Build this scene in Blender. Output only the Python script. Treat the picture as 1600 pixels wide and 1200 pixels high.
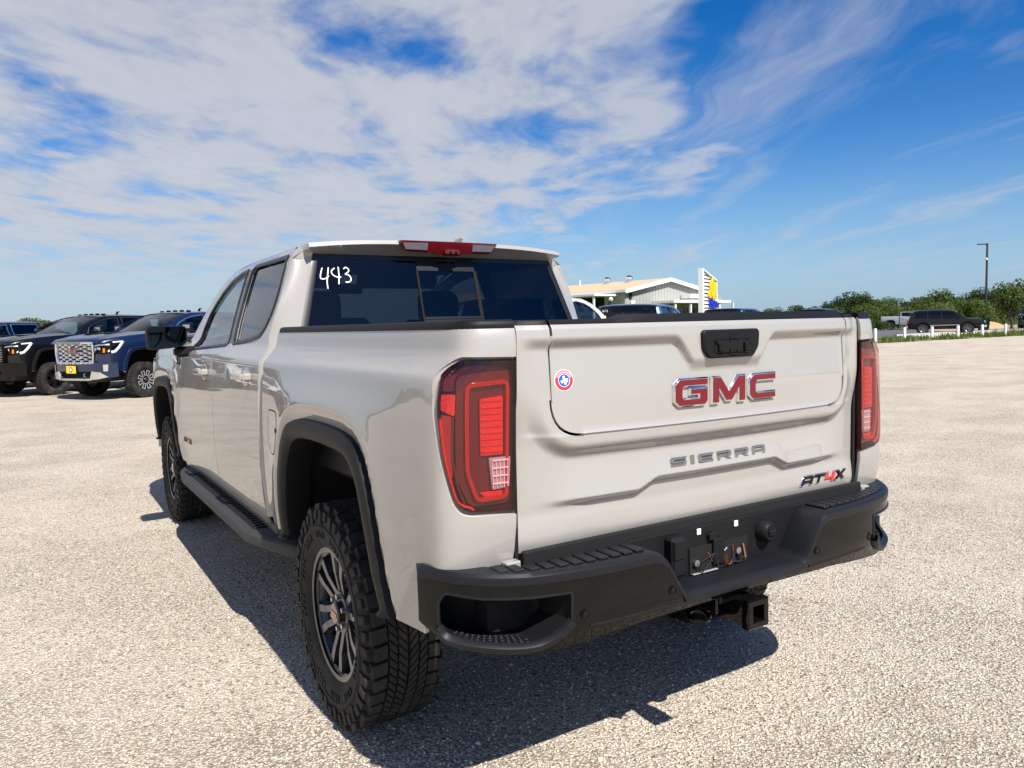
import bpy, bmesh, math, random
import numpy as np
from math import sin, cos, pi, radians
from mathutils import Vector, Matrix
from mathutils.geometry import delaunay_2d_cdt
for _o in list(bpy.data.objects):
    bpy.data.objects.remove(_o)
SC = bpy.context.scene
COL = SC.collection
rnd = random.Random(7)
NR = np.random.RandomState(11)

# ------------------------------------------------------------------ camera
CAM = np.array([-1.8729, -1.7505, 1.4568])
YAW, PITCH, ROLL, FPX = 0.5595, -0.0759, -0.0242, 1202.3
_fw = np.array([sin(YAW)*cos(PITCH), cos(YAW)*cos(PITCH), sin(PITCH)])
_r = np.array([cos(YAW), -sin(YAW), 0.0]); _u = np.cross(_r, _fw)
_r2 = _r*cos(ROLL)+_u*sin(ROLL); _u2 = -_r*sin(ROLL)+_u*cos(ROLL)
cam_d = bpy.data.cameras.new('camera'); cam = bpy.data.objects.new('camera', cam_d); COL.objects.link(cam)
cam_d.sensor_width = 36.0; cam_d.lens = 36.0*FPX/1600.0
cam_d.clip_start = 0.05; cam_d.clip_end = 5000
_m = Matrix(((_r2[0], _u2[0], -_fw[0], CAM[0]), (_r2[1], _u2[1], -_fw[1], CAM[1]), (_r2[2], _u2[2], -_fw[2], CAM[2]), (0, 0, 0, 1)))
cam.matrix_world = _m
SC.camera = cam

# ------------------------------------------------------------------ light and exposure
SUN_EL = radians(49.0)
SUN_AZ_VEC = np.array([-0.025, -1.0])          # horizontal direction towards the sun
SUN_AZ_VEC = SUN_AZ_VEC/np.linalg.norm(SUN_AZ_VEC)
sun_d = bpy.data.lights.new('sun', 'SUN'); sun = bpy.data.objects.new('sun', sun_d); COL.objects.link(sun)
sun_d.energy = 5.0; sun_d.angle = radians(0.53); sun_d.color = (1.0, 0.955, 0.89)
_to = Vector((SUN_AZ_VEC[0]*cos(SUN_EL), SUN_AZ_VEC[1]*cos(SUN_EL), sin(SUN_EL)))
sun.rotation_euler = _to.to_track_quat('Z', 'Y').to_euler()
sun.location = (0, -20, 30)
vs = SC.view_settings
SC.display_settings.display_device = 'sRGB'
vs.view_transform = 'Standard'; vs.look = 'None'; vs.gamma = 1.0; vs.use_curve_mapping = False
vs.exposure = 0.55
SC.cycles.use_denoising = True
SC.cycles.max_bounces = 10; SC.cycles.transparent_max_bounces = 16
SC.cycles.glossy_bounces = 5; SC.cycles.diffuse_bounces = 3
SC.cycles.caustics_reflective = False; SC.cycles.caustics_refractive = False
SC.cycles.sample_clamp_indirect = 6.0

W = bpy.data.worlds.new('World'); SC.world = W; W.use_nodes = True
class NT:
    """tiny node helper"""
    def __init__(s, tree): s.t = tree; s.n = tree.nodes; s.l = tree.links
    def new(s, typ, **kw):
        nd = s.n.new(typ)
        for k, v in kw.items(): setattr(nd, k, v)
        return nd
    def put(s, sock, v):
        if isinstance(v, bpy.types.NodeSocket): s.l.new(v, sock)
        elif v is not None: sock.default_value = v
    def math(s, op, a, b=None, c=None, clamp=False):
        nd = s.new('ShaderNodeMath', operation=op); nd.use_clamp = clamp
        s.put(nd.inputs[0], a); s.put(nd.inputs[1], b)
        if c is not None: s.put(nd.inputs[2], c)
        return nd.outputs[0]
    def vmath(s, op, a, b=None):
        nd = s.new('ShaderNodeVectorMath', operation=op); s.put(nd.inputs[0], a); s.put(nd.inputs[1], b)
        return nd.outputs[0]
    def mapping(s, vec, loc=(0, 0, 0), rot=(0, 0, 0), sc=(1, 1, 1)):
        nd = s.new('ShaderNodeMapping'); s.l.new(vec, nd.inputs[0])
        nd.inputs['Location'].default_value = loc; nd.inputs['Rotation'].default_value = rot; nd.inputs['Scale'].default_value = sc
        return nd.outputs[0]
    def noise(s, vec, scale=5, detail=4, rough=.5, dist=0, col=False):
        nd = s.new('ShaderNodeTexNoise'); 
        if vec is not None: s.l.new(vec, nd.inputs['Vector'])
        nd.inputs['Scale'].default_value = scale; nd.inputs['Detail'].default_value = detail
        nd.inputs['Roughness'].default_value = rough; nd.inputs['Distortion'].default_value = dist
        return nd.outputs['Color' if col else 'Fac']
    def vor(s, vec, scale=5, feat='F1', out='Distance'):
        nd = s.new('ShaderNodeTexVoronoi', feature=feat); s.l.new(vec, nd.inputs['Vector']); nd.inputs['Scale'].default_value = scale
        return nd.outputs[out]
    def ramp(s, f, stops, interp='LINEAR'):
        nd = s.new('ShaderNodeValToRGB'); s.l.new(f, nd.inputs[0]); cr = nd.color_ramp; cr.interpolation = interp
        while len(cr.elements) < len(stops): cr.elements.new(.5)
        for e, (p, c) in zip(cr.elements, stops):
            e.position = p; e.color = (c, c, c, 1) if isinstance(c, (int, float)) else (*c, 1)
        return nd.outputs[0]
    def maprange(s, v, a, b, c=0., d=1., smooth=True):
        nd = s.new('ShaderNodeMapRange'); nd.interpolation_type = 'SMOOTHSTEP' if smooth else 'LINEAR'
        s.put(nd.inputs[0], v)
        for i, q in enumerate((a, b, c, d)): nd.inputs[i+1].default_value = q
        return nd.outputs[0]
    def mix(s, f, a, b, blend='MIX'):
        nd = s.new('ShaderNodeMix', data_type='RGBA', blend_type=blend)
        s.put(nd.inputs[0], f)
        for sock, v in ((nd.inputs[6], a), (nd.inputs[7], b)):
            s.put(sock, (*v, 1) if isinstance(v, tuple) and len(v) == 3 else v)
        return nd.outputs[2]
def build_world():
    T = NT(W.node_tree); T.n.clear()
    out = T.new('ShaderNodeOutputWorld'); bg = T.new('ShaderNodeBackground'); T.l.new(bg.outputs[0], out.inputs[0])
    bg.inputs['Strength'].default_value = SKY_STRENGTH
    sky = T.new('ShaderNodeTexSky', sky_type='NISHITA'); sky.sun_disc = False
    sky.sun_elevation = SUN_EL
    sky.sun_rotation = math.atan2(SUN_AZ_VEC[0], SUN_AZ_VEC[1])
    sky.altitude = 300; sky.air_density = 1.0; sky.dust_density = 0.4; sky.ozone_density = 2.2
    hs = T.new('ShaderNodeHueSaturation'); T.l.new(sky.outputs[0], hs.inputs['Color'])
    hs.inputs['Hue'].default_value = SKY_HUE; hs.inputs['Saturation'].default_value = SKY_SAT; hs.inputs['Value'].default_value = SKY_VAL
    tc = T.new('ShaderNodeTexCoord')
    d = T.mapping(tc.outputs['Generated'], rot=(0, 0, YAW))      # X to the right of the lot's long view, Y along it
    sp = T.new('ShaderNodeSeparateXYZ'); T.l.new(d, sp.inputs[0])
    z = T.math('MAXIMUM', sp.outputs['Z'], 0.0)
    zz = T.math('ADD', z, 0.035)
    X = T.math('DIVIDE', sp.outputs['X'], zz); Y = T.math('DIVIDE', sp.outputs['Y'], zz)
    cb = T.new('ShaderNodeCombineXYZ'); T.l.new(X, cb.inputs[0]); T.l.new(Y, cb.inputs[1])
    P = cb.outputs[0]
    # broken altocumulus bank on one side of the sky, with thin streaks beyond its edge
    warp = T.noise(P, .55, 3, .5, 0, True)
    Pw = T.vmath('ADD', P, T.vmath('SCALE', T.vmath('SUBTRACT', warp, (.5, .5, .5)), None))
    Pw.node.inputs[1].links[0].from_node.inputs['Scale'].default_value = .9
    st = T.mapping(Pw, loc=(4.3, 1.7, 0), rot=(0, 0, radians(28)), sc=(1.25, .42, 1))     # stretched along the wind
    n_big = T.noise(st, .8, 5, .55)
    n_det = T.noise(T.mapping(Pw, loc=(1.1, 7.2, 0), rot=(0, 0, radians(35)), sc=(1.2, .7, 1)), 2.1, 9, .54)
    n_fine = T.noise(T.mapping(Pw, loc=(3.1, 0.2, 0), rot=(0, 0, radians(40)), sc=(1.7, .8, 1)), 7.0, 6, .6)
    edge = T.math('SUBTRACT', X, T.math('MULTIPLY', T.math('SUBTRACT', n_big, .5), 3.0))
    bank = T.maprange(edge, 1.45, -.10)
    tex = T.math('ADD', T.math('MULTIPLY', n_det, .70), T.math('MULTIPLY', n_big, .30))
    tex = T.math('ADD', tex, T.math('MULTIPLY', T.math('SUBTRACT', n_fine, .5), .10))
    bank = T.math('MULTIPLY', bank, T.maprange(sp.outputs['Z'], .42, .85, 1.0, .30))      # bank thinned overhead, out of view, so less skylight fills the shadows
    thr = T.math('MULTIPLY_ADD', bank, -.285, .635)
    dens_bank = T.maprange(T.math('SUBTRACT', tex, thr), -.06, .175)
    dens_bank = T.math('MULTIPLY', dens_bank, T.math('MULTIPLY_ADD', bank, .50, .40))
    st2 = T.mapping(Pw, loc=(9.3, 2.4, 0), rot=(0, 0, radians(42)), sc=(1.5, .2, 1))
    cir = T.noise(st2, 1.15, 8, .6, .35)
    dens_cir = T.math('MULTIPLY', T.maprange(cir, .46, .78), .66)
    dens = T.math('MAXIMUM', dens_bank, dens_cir)
    fade = T.maprange(sp.outputs['Z'], .012, .14, .35, 1.0)
    dens = T.math('MULTIPLY', dens, fade, clamp=True)
    shade = T.maprange(T.math('ADD', T.math('MULTIPLY', n_det, .6), T.math('MULTIPLY', n_fine, .4)), .32, .66, .94, 1.05)
    ccol = T.mix(1.0, CLOUD_COL, shade, 'MULTIPLY')
    # the air near the horizon is paler
    hz = T.maprange(sp.outputs['Z'], -.02, .22, HORIZON_MIX, 0.0)
    base = T.mix(hz, hs.outputs[0], HORIZON_COL)
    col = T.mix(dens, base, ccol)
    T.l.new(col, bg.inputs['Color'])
SKY_STRENGTH = 0.078
SKY_HUE, SKY_SAT, SKY_VAL = 0.512, 1.50, 1.08
CLOUD_COL = (5.1, 5.25, 5.7)
HORIZON_MIX = .75
HORIZON_COL = (1.95, 3.6, 6.2)
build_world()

# ------------------------------------------------------------------ materials
MATS = {}
def mat(name, base, rough=.5, metal=0., coat=0., coat_rough=.03, spec=.5, var=0., vscale=20., bump=0., bscale=60., bdist=.002, dust=0., trans=0., ior=1.45, flake=0., coat_ior=1.5):
    if name in MATS: return MATS[name]
    m = bpy.data.materials.new(name); m.use_nodes = True; T = NT(m.node_tree)
    b = T.n['Principled BSDF']
    b.inputs['Base Color'].default_value = (*base, 1); b.inputs['Roughness'].default_value = rough; b.inputs['Metallic'].default_value = metal
    b.inputs['Coat Weight'].default_value = coat; b.inputs['Coat IOR'].default_value = coat_ior; b.inputs['Coat Roughness'].default_value = coat_rough
    b.inputs['Specular IOR Level'].default_value = spec; b.inputs['IOR'].default_value = ior
    b.inputs['Transmission Weight'].default_value = trans
    tc = T.new('ShaderNodeTexCoord'); v = tc.outputs['Object']
    col = None
    if var:
        n = T.noise(v, vscale, 5, .6)
        col = T.mix(n, tuple(max(0, c*(1-var)) for c in base), tuple(min(1, c*(1+var)) for c in base))
    if flake:
        n = T.noise(v, 900, 2, .5)
        col = T.mix(n, col if col is not None else tuple(c*(1-flake) for c in base), tuple(min(1, c*(1+flake)) for c in base))
    if dust:
        n = T.maprange(T.noise(v, 6, 6, .65), .45, .8, 0, dust)
        col = T.mix(n, col if col is not None else base, (.42, .37, .31))
        T.l.new(T.math('ADD', n, rough, clamp=True), b.inputs['Roughness'])
    if col is not None: T.l.new(col, b.inputs['Base Color'])
    if bump:
        bp = T.new('ShaderNodeBump'); bp.inputs['Strength'].default_value = bump; bp.inputs['Distance'].default_value = bdist
        T.l.new(T.noise(v, bscale, 4, .6), bp.inputs['Height']); T.l.new(bp.outputs[0], b.inputs['Normal'])
    MATS[name] = m
    return m
def glass_mat(name, tint, refl=1.0):
    """thin tinted pane: transparent body with a mirror-like Fresnel skin"""
    if name in MATS: return MATS[name]
    m = bpy.data.materials.new(name); m.use_nodes = True; T = NT(m.node_tree); T.n.clear()
    out = T.new('ShaderNodeOutputMaterial'); tr = T.new('ShaderNodeBsdfTransparent'); gl = T.new('ShaderNodeBsdfGlossy'); mx = T.new('ShaderNodeMixShader')
    tr.inputs[0].default_value = (*tint, 1); gl.inputs['Roughness'].default_value = .01; gl.inputs[0].default_value = (refl, refl, refl, 1)
    lw = T.new('ShaderNodeLayerWeight'); lw.inputs[0].default_value = .5
    # Schlick's formula on the facing ratio works from both sides of the pane
    f5 = T.math('MULTIPLY_ADD', T.math('POWER', lw.outputs['Facing'], 5.0), .95, .045, clamp=True)
    T.l.new(f5, mx.inputs[0]); T.l.new(tr.outputs[0], mx.inputs[1]); T.l.new(gl.outputs[0], mx.inputs[2]); T.l.new(mx.outputs[0], out.inputs[0])
    MATS[name] = m
    return m
M_PAINT = mat('sand_paint', (.350, .332, .302), .45, coat=1, coat_rough=.012, flake=.10, coat_ior=1.75)
M_BLACK = mat('black_plastic', (.009, .009, .010), .5, spec=.22, bump=.35, bscale=900, bdist=.0006)
M_STEP = mat('textured_step_plastic', (.010, .011, .014), .42, spec=.32, bump=.5, bscale=700, bdist=.0008)
M_GLOSSBLK = mat('gloss_black', (.004, .0038, .0035), .04, spec=.34)
M_DARK = mat('dark_void', (.006, .006, .006), .9)
M_UNDER = mat('underbody_steel', (.03, .03, .032), .65, var=.4, vscale=8)
M_RUBBER = mat('tyre_rubber', (.014, .0135, .013), .78, var=.35, vscale=40, dust=.15)
M_CHROME = mat('chrome', (.82, .83, .85), .06, metal=1)
M_DKCHROME = mat('smoked_chrome', (.42, .43, .45), .10, metal=1)
M_RED = mat('badge_red', (.15, .004, .010), .35, coat=.3)
M_RED4 = mat('badge_bright_red', (.62, .02, .015), .3, coat=1)
M_RIM = mat('rim_dark_grey', (.050, .053, .062), .30, metal=.8, coat=.5)
M_RIMGUN = mat('rim_gunmetal', (.20, .205, .225), .32, metal=.8)
M_RIMFACE = mat('rim_machined', (.55, .56, .59), .28, metal=1)
M_RIMBRIGHT = mat('rim_bright', (.62, .63, .65), .42, metal=.55)
M_SATIN = mat('satin_silver', (.46, .44, .40), .4, metal=.3)
M_RIMBLK = mat('rim_gloss_black', (.010, .010, .012), .2, coat=1)
M_GLASS = glass_mat('tinted_glass', (.058, .068, .074))
M_GLASSDK = glass_mat('dark_privacy_glass', (.025, .03, .034))
M_GLASSMID = glass_mat('front_door_glass', (.40, .47, .47))
M_GLASSCLR = glass_mat('windshield_glass', (.62, .70, .68))
M_MIRROR = mat('mirror_silver', (.03, .037, .042), .02, metal=1)
M_WHITE = mat('white_marks', (.82, .82, .80), .6)
M_STEEL = mat('bolt_steel', (.6, .6, .62), .3, metal=1)
M_SEAT = mat('seat_leather', (.03, .03, .032), .6, var=.3)
M_TRIM = mat('window_trim_black', (.012, .012, .013), .35)
M_TEXT_DARK = mat('dark_print', (.02, .03, .03), .6)
M_YELLOW = mat('plate_yellow', (.85, .62, .02), .5)
M_AMBER = mat('amber_lens', (.85, .22, .02), .2, coat=1)
M_LAMPCLR = mat('lamp_clear', (.70, .74, .78), .12, coat=1)
M_CLEAR = glass_mat('clear_lens', (.9, .93, .95))
M_REDSMOKE = glass_mat('smoked_lens', (.30, .11, .11))
M_LREDD = mat('lamp_dark_red', (.08, .0025, .0035), .2, coat=1)
M_LRED = mat('lamp_red', (.58, .007, .007), .25, coat=1, var=.35, vscale=260, bump=1., bscale=260, bdist=.004)
M_LGREY = mat('lamp_grey', (.35, .35, .37), .25, coat=1)

# ------------------------------------------------------------------ objects, parents, labels
def tag(o, label=None, cat=None, group=None, kind=None):
    if label: o['label'] = label
    if cat: o['category'] = cat
    if group: o['group'] = group
    if kind: o['kind'] = kind
    return o
def empty(name, loc=(0, 0, 0), rz=0.):
    o = bpy.data.objects.new(name, None); COL.objects.link(o); o.location = loc; o.rotation_euler = (0, 0, rz)
    o.empty_display_size = .3
    return o
def copy_tree(o, parent=None):
    c = o.copy(); COL.objects.link(c); c.parent = parent
    for ch in list(o.children): copy_tree(ch, c)
    return c

def nrm(v): return v/np.maximum(np.linalg.norm(v, axis=-1, keepdims=True), 1e-12)
def arr(p): return np.array(p, float)
def catmull(pts, n=8, closed=False):
    P = arr(pts); out = []; N = len(P)
    for i in range(N if closed else N-1):
        if closed: a, b, c, d = P[(i-1) % N], P[i], P[(i+1) % N], P[(i+2) % N]
        else: a, b, c, d = P[max(i-1, 0)], P[i], P[i+1], P[min(i+2, N-1)]
        for k in range(n):
            t = k/n
            out.append(.5*((2*b)+(-a+c)*t+(2*a-5*b+4*c-d)*t*t+(-a+3*b-3*c+d)*t**3))
    if not closed: out.append(P[-1])
    return np.array(out)
def resample(pts, seg, closed=True):
    P = arr(pts); out = []
    n = len(P) if closed else len(P)-1
    for i in range(n):
        a, b = P[i], P[(i+1) % len(P)]
        k = max(1, int(np.ceil(np.linalg.norm(b-a)/seg)))
        for j in range(k): out.append(a+(b-a)*j/k)
    if not closed: out.append(P[-1])
    return np.array(out)
def rounded(pts, r, n=5):
    """polygon with rounded corners; r one value or one per corner"""
    P = arr(pts); out = []; N = len(P)
    for i in range(N):
        rr = r[i] if hasattr(r, '__len__') else r
        a, b, c = P[i-1], P[i], P[(i+1) % N]
        if rr <= 0: out.append(b); continue
        da, dc = a-b, c-b; la, lc = np.linalg.norm(da), np.linalg.norm(dc)
        q = min(rr, la*.49, lc*.49); p0 = b+da/la*q; p1 = b+dc/lc*q
        for k in range(n+1):
            t = k/n; out.append((1-t)**2*p0+2*t*(1-t)*b+t*t*p1)
    return np.array(out)
def area2(P): return .5*np.sum(P[:, 0]*np.roll(P[:, 1], -1)-np.roll(P[:, 0], -1)*P[:, 1])
def offset_poly(P, d):
    """move every edge outwards by d (mitred)"""
    P = arr(P); s = 1 if area2(P) > 0 else -1; N = len(P); out = []
    for i in range(N):
        a, b, c = P[i-1], P[i], P[(i+1) % N]
        e1 = b-a; e2 = c-b; e1 = e1/max(np.linalg.norm(e1), 1e-9); e2 = e2/max(np.linalg.norm(e2), 1e-9)
        n1 = arr((e1[1], -e1[0]))*s; n2 = arr((e2[1], -e2[0]))*s
        m = n1+n2; k = max(.35, 1+float(n1@n2)); out.append(b+m/k*d)
    return np.array(out)
def inside(Q, P):
    x, y = Q[:, 0], Q[:, 1]; c = np.zeros(len(Q), bool); N = len(P)
    for i in range(N):
        x1, y1 = P[i]; x2, y2 = P[(i+1) % N]
        if y1 == y2: continue
        m = ((y1 > y) != (y2 > y)) & (x < (x2-x1)*(y-y1)/(y2-y1)+x1)
        c ^= m
    return c
def dist_poly(Q, P, closed=True):
    d = np.full(len(Q), 1e9); N = len(P)
    for i in range(N if closed else N-1):
        a, b = P[i], P[(i+1) % N]; ab = b-a; L = max(ab@ab, 1e-12)
        t = np.clip(((Q-a)@ab)/L, 0, 1); d = np.minimum(d, np.linalg.norm(Q-a-t[:, None]*ab, axis=1))
    return d
def sstep(a, b, x):
    t = np.clip((x-a)/(b-a), 0, 1); return t*t*(3-2*t)

class MB:
    """collects geometry for one mesh object"""
    def __init__(s): s.V = []; s.F = []; s.MI = []; s.n = 0
    def add(s, V, F, mi=0):
        V = np.asarray(V, float).reshape(-1, 3); o = s.n
        s.V.append(V); s.n += len(V)
        s.F += [tuple(i+o for i in f) for f in F]; s.MI += [mi]*len(F)
        return s
    def box(s, c, d, b=0., mi=0, rot=None):
        c = arr(c); h = arr(d)/2
        if b <= 0:
            V = arr([(x, y, z) for x in (-1, 1) for y in (-1, 1) for z in (-1, 1)])*h
            F = [(0, 1, 3, 2), (4, 6, 7, 5), (0, 4, 5, 1), (2, 3, 7, 6), (0, 2, 6, 4), (1, 5, 7, 3)]
        else:
            b = min(b, h.min()*.98); V = []; idx = {}
            for sx in (-1, 1):
                for sy in (-1, 1):
                    for sz in (-1, 1):
                        sg = arr((sx, sy, sz))
                        for ax in range(3):
                            v = sg*(h-b); v[ax] = sg[ax]*h[ax]; idx[(sx, sy, sz, ax)] = len(V); V.append(v)
            F = []
            for ax in range(3):
                a1, a2 = (ax+1) % 3, (ax+2) % 3
                for sg in (-1, 1):
                    q = []
                    for (p, r) in ((-1, -1), (1, -1), (1, 1), (-1, 1)):
                        k = [0, 0, 0]; k[ax] = sg; k[a1] = p; k[a2] = r; q.append(idx[(*k, ax)])
                    F.append(tuple(q if sg > 0 else q[::-1]))
                for p in (-1, 1):
                    for r in (-1, 1):
                        k0 = [0, 0, 0]; k0[a1] = p; k0[a2] = r; ka = list(k0); kb = list(k0); ka[ax] = -1; kb[ax] = 1
                        q = [idx[(*ka, a1)], idx[(*kb, a1)], idx[(*kb, a2)], idx[(*ka, a2)]]
                        F.append(tuple(q if p*r > 0 else q[::-1]))
            for sx in (-1, 1):
                for sy in (-1, 1):
                    for sz in (-1, 1):
                        q = [idx[(sx, sy, sz, a)] for a in range(3)]
                        F.append(tuple(q if sx*sy*sz > 0 else q[::-1]))
            V = arr(V)
        if rot is not None: V = V@np.array(rot).T
        return s.add(V+c, F, mi)
    def hexa(s, P8, mi=0):
        """8 corners: bottom loop 4, top loop 4"""
        return s.add(P8, [(3, 2, 1, 0), (4, 5, 6, 7), (0, 1, 5, 4), (1, 2, 6, 5), (2, 3, 7, 6), (3, 0, 4, 7)], mi)
    def rings(s, R, mi=0, closed=True, cap0=False, cap1=False):
        """R: list of rings, each (n,3)"""
        R = [np.asarray(r) for r in R]; n = len(R[0]); F = []
        for i in range(len(R)-1):
            for j in range(n if closed else n-1):
                k = (j+1) % n; F.append((i*n+j, i*n+k, (i+1)*n+k, (i+1)*n+j))
        if cap0: F.append(tuple(range(n))[::-1])
        if cap1: F.append(tuple((len(R)-1)*n+j for j in range(n)))
        return s.add(np.concatenate(R), F, mi)
    def tube(s, path, r, n=8, mi=0, caps=True, flat=None):
        P = arr(path); R = []
        rr = r if hasattr(r, '__len__') else [r]*len(P)
        up = arr((0, 0, 1.))
        for i in range(len(P)):
            t = nrm(P[min(i+1, len(P)-1)]-P[max(i-1, 0)])
            a = np.cross(t, up)
            if np.linalg.norm(a) < 1e-3: a = np.cross(t, arr((0, 1., 0)))
            a = nrm(a); b = np.cross(a, t)
            R.append([P[i]+rr[i]*(cos(2*pi*k/n)*a*(flat or 1)+sin(2*pi*k/n)*b) for k in range(n)])
        return s.rings(R, mi, True, caps, caps)
    def cyl(s, p0, p1, r, n=16, mi=0, caps=True, r1=None):
        return s.tube([p0, p1], [r, r if r1 is None else r1], n, mi, caps)
    def lathe(s, prof, o=(0, 0, 0), axis=0, n=48, mi=0):
        """prof: (distance along axis, radius)"""
        R = []
        for (h, r) in prof:
            ring = []
            for k in range(n):
                a = 2*pi*k/n; v = [0, 0, 0]; v[axis] = h; v[(axis+1) % 3] = r*cos(a); v[(axis+2) % 3] = r*sin(a); ring.append(arr(o)+arr(v))
            R.append(ring)
        return s.rings(R, mi)
    def prism(s, poly, O, U, V, N, h, b=0., mi=0, h0=0., cap_mi=None, back=False):
        """polygon in the U,V frame at O, raised along N by h with a chamfer b"""
        P = arr(poly)
        if area2(P) < 0: P = P[::-1]
        O, U, V, N = map(arr, (O, U, V, N))
        f = lambda Q, z: O+Q[:, :1]*U+Q[:, 1:2]*V+z*N
        flip = np.dot(np.cross(U, V), N) < 0
        L = [f(P, h0), f(P, h-b)] if b > 0 else [f(P, h0), f(P, h)]
        if b > 0: L.append(f(offset_poly(P, -b), h))
        n = len(P); F = []
        for i in range(len(L)-1):
            for j in range(n):
                k = (j+1) % n; q = (i*n+j, i*n+k, (i+1)*n+k, (i+1)*n+j); F.append(q[::-1] if flip else q)
        s.add(np.concatenate(L), F, mi)
        cap = list(range(n)); s.add(L[-1], [tuple(cap[::-1] if flip else cap)], mi if cap_mi is None else cap_mi)
        if back: s.add(L[0], [tuple(cap if flip else cap[::-1])], mi)
        return s
    def grid(s, P, mi=0, flip=False):
        P = np.asarray(P); a, b = P.shape[:2]; F = []
        for i in range(a-1):
            for j in range(b-1):
                q = (i*b+j, (i+1)*b+j, (i+1)*b+j+1, i*b+j+1); F.append(q[::-1] if flip else q)
        return s.add(P.reshape(-1, 3), F, mi)
    def panel(s, S, outline, holes=(), du=.05, dv=.05, seg=.03, ret=.012, mi=0, rmi=None, out=(0, 0, 1), rethole=None, lift=0.):
        """skin patch of surface S(u,v)->(n,3) inside an outline, with exact edges, holes and turned-in returns"""
        outl = resample(outline, seg); hol = [resample(h, seg) for h in holes]
        lo, hi = outl.min(0), outl.max(0)
        gu = np.arange(lo[0]+du*.37, hi[0], du) if not hasattr(du, '__len__') else np.array(du)
        gv = np.arange(lo[1]+dv*.37, hi[1], dv) if not hasattr(dv, '__len__') else np.array(dv)
        G = np.stack(np.meshgrid(gu, gv, indexing='ij'), -1).reshape(-1, 2)
        keep = inside(G, outl)
        for h in hol: keep &= ~inside(G, h)
        G = G[keep]
        tol = seg*.3
        if len(G):
            k = dist_poly(G, outl) > tol
            for h in hol: k &= dist_poly(G, h) > tol
            G = G[k]
        pts = []; ed = []
        for L in [outl]+hol:
            o = len(pts); pts += [tuple(p) for p in L]; ed += [(o+i, o+(i+1) % len(L)) for i in range(len(L))]
        pts += [tuple(p) for p in G]
        r = delaunay_2d_cdt([Vector(p) for p in pts], ed, [], 0, 1e-7)
        Q = np.array([(v[0], v[1]) for v in r[0]]); F = np.array([f for f in r[2] if len(f) == 3])
        C = Q[F].mean(1); k = inside(C, outl)
        for h in hol: k &= ~inside(C, h)
        F = F[k]
        X, N = s._surf(S, Q, out)
        X = X+N*lift
        n = np.cross(X[F[:, 1]]-X[F[:, 0]], X[F[:, 2]]-X[F[:, 0]])
        fl = np.einsum('ij,ij->i', n, N[F[:, 0]]) < 0
        F[fl] = F[fl][:, ::-1]
        s.add(X, [tuple(int(i) for i in f) for f in F], mi)
        for li, L in enumerate([outl]+hol):
            rr = ret if li == 0 or rethole is None else rethole
            if rr <= 0: continue
            A, NA = s._surf(S, L, out); A = A+NA*lift; B = A-NA*rr
            m = len(L); ccw = area2(L) > 0
            FF = []
            for i in range(m):
                j = (i+1) % m; q = (i, j, m+j, m+i)
                FF.append(q)
            V = np.concatenate([A, B])
            # orient: outward from patch for the outline, into the hole for holes
            s.add(V, FF, mi if rmi is None else rmi)
        return s
    @staticmethod
    def _surf(S, Q, out):
        e = 1e-4; X = S(Q[:, 0], Q[:, 1])
        a = (S(Q[:, 0]+e, Q[:, 1])-S(Q[:, 0]-e, Q[:, 1])); b = (S(Q[:, 0], Q[:, 1]+e)-S(Q[:, 0], Q[:, 1]-e))
        N = nrm(np.cross(a, b)); o = np.asarray(out, float)
        sg = np.sign(N@o) if o.ndim == 1 else np.sign(np.einsum('ij,ij->i', N, o))
        sg[sg == 0] = 1
        return X, N*sg[:, None]
    def strip(s, S, line, w, h, mi=0, out=(0, 0, 1), closed=True, w_in=None, base=-.004):
        """raised band that follows a line drawn on surface S"""
        L = arr(line); n = len(L); A, N = s._surf(S, L, out)
        T = np.array([A[(i+1) % n]-A[i-1] if closed else A[min(i+1, n-1)]-A[max(i-1, 0)] for i in range(n)])
        B = nrm(np.cross(N, nrm(T)))
        wi = w if w_in is None else w_in
        sec = [(-wi, base), (-wi, h*.55), (-wi*.72, h), (w*.72, h), (w, h*.55), (w, base)]
        R = [A+B*a+N*c for (a, c) in sec]
        P = np.stack(R, 1); F = []
        m = len(sec)
        for i in range(n if closed else n-1):
            for j in range(m-1):
                k = (i+1) % n; F.append((i*m+j, k*m+j, k*m+j+1, i*m+j+1))
        return s.add(P.reshape(-1, 3), F, mi)
    def build(s, name, mats, parent=None, smooth=38., xf=None, fix=False):
        V = np.concatenate(s.V) if s.V else np.zeros((0, 3))
        if xf is not None: V = xf(V)
        me = bpy.data.meshes.new(name); me.from_pydata(V.tolist(), [], s.F)
        mats = mats if isinstance(mats, (list, tuple)) else [mats]
        for m in mats: me.materials.append(m)
        if len(mats) > 1: me.polygons.foreach_set('material_index', s.MI)
        if fix:
            bm = bmesh.new(); bm.from_mesh(me); bmesh.ops.recalc_face_normals(bm, faces=bm.faces[:]); bm.to_mesh(me); bm.free()
        if smooth:
            me.polygons.foreach_set('use_smooth', [True]*len(me.polygons)); me.set_sharp_from_angle(angle=radians(smooth))
        me.update()
        o = bpy.data.objects.new(name, me); COL.objects.link(o)
        if parent is not None: o.parent = parent
        return o
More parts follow.
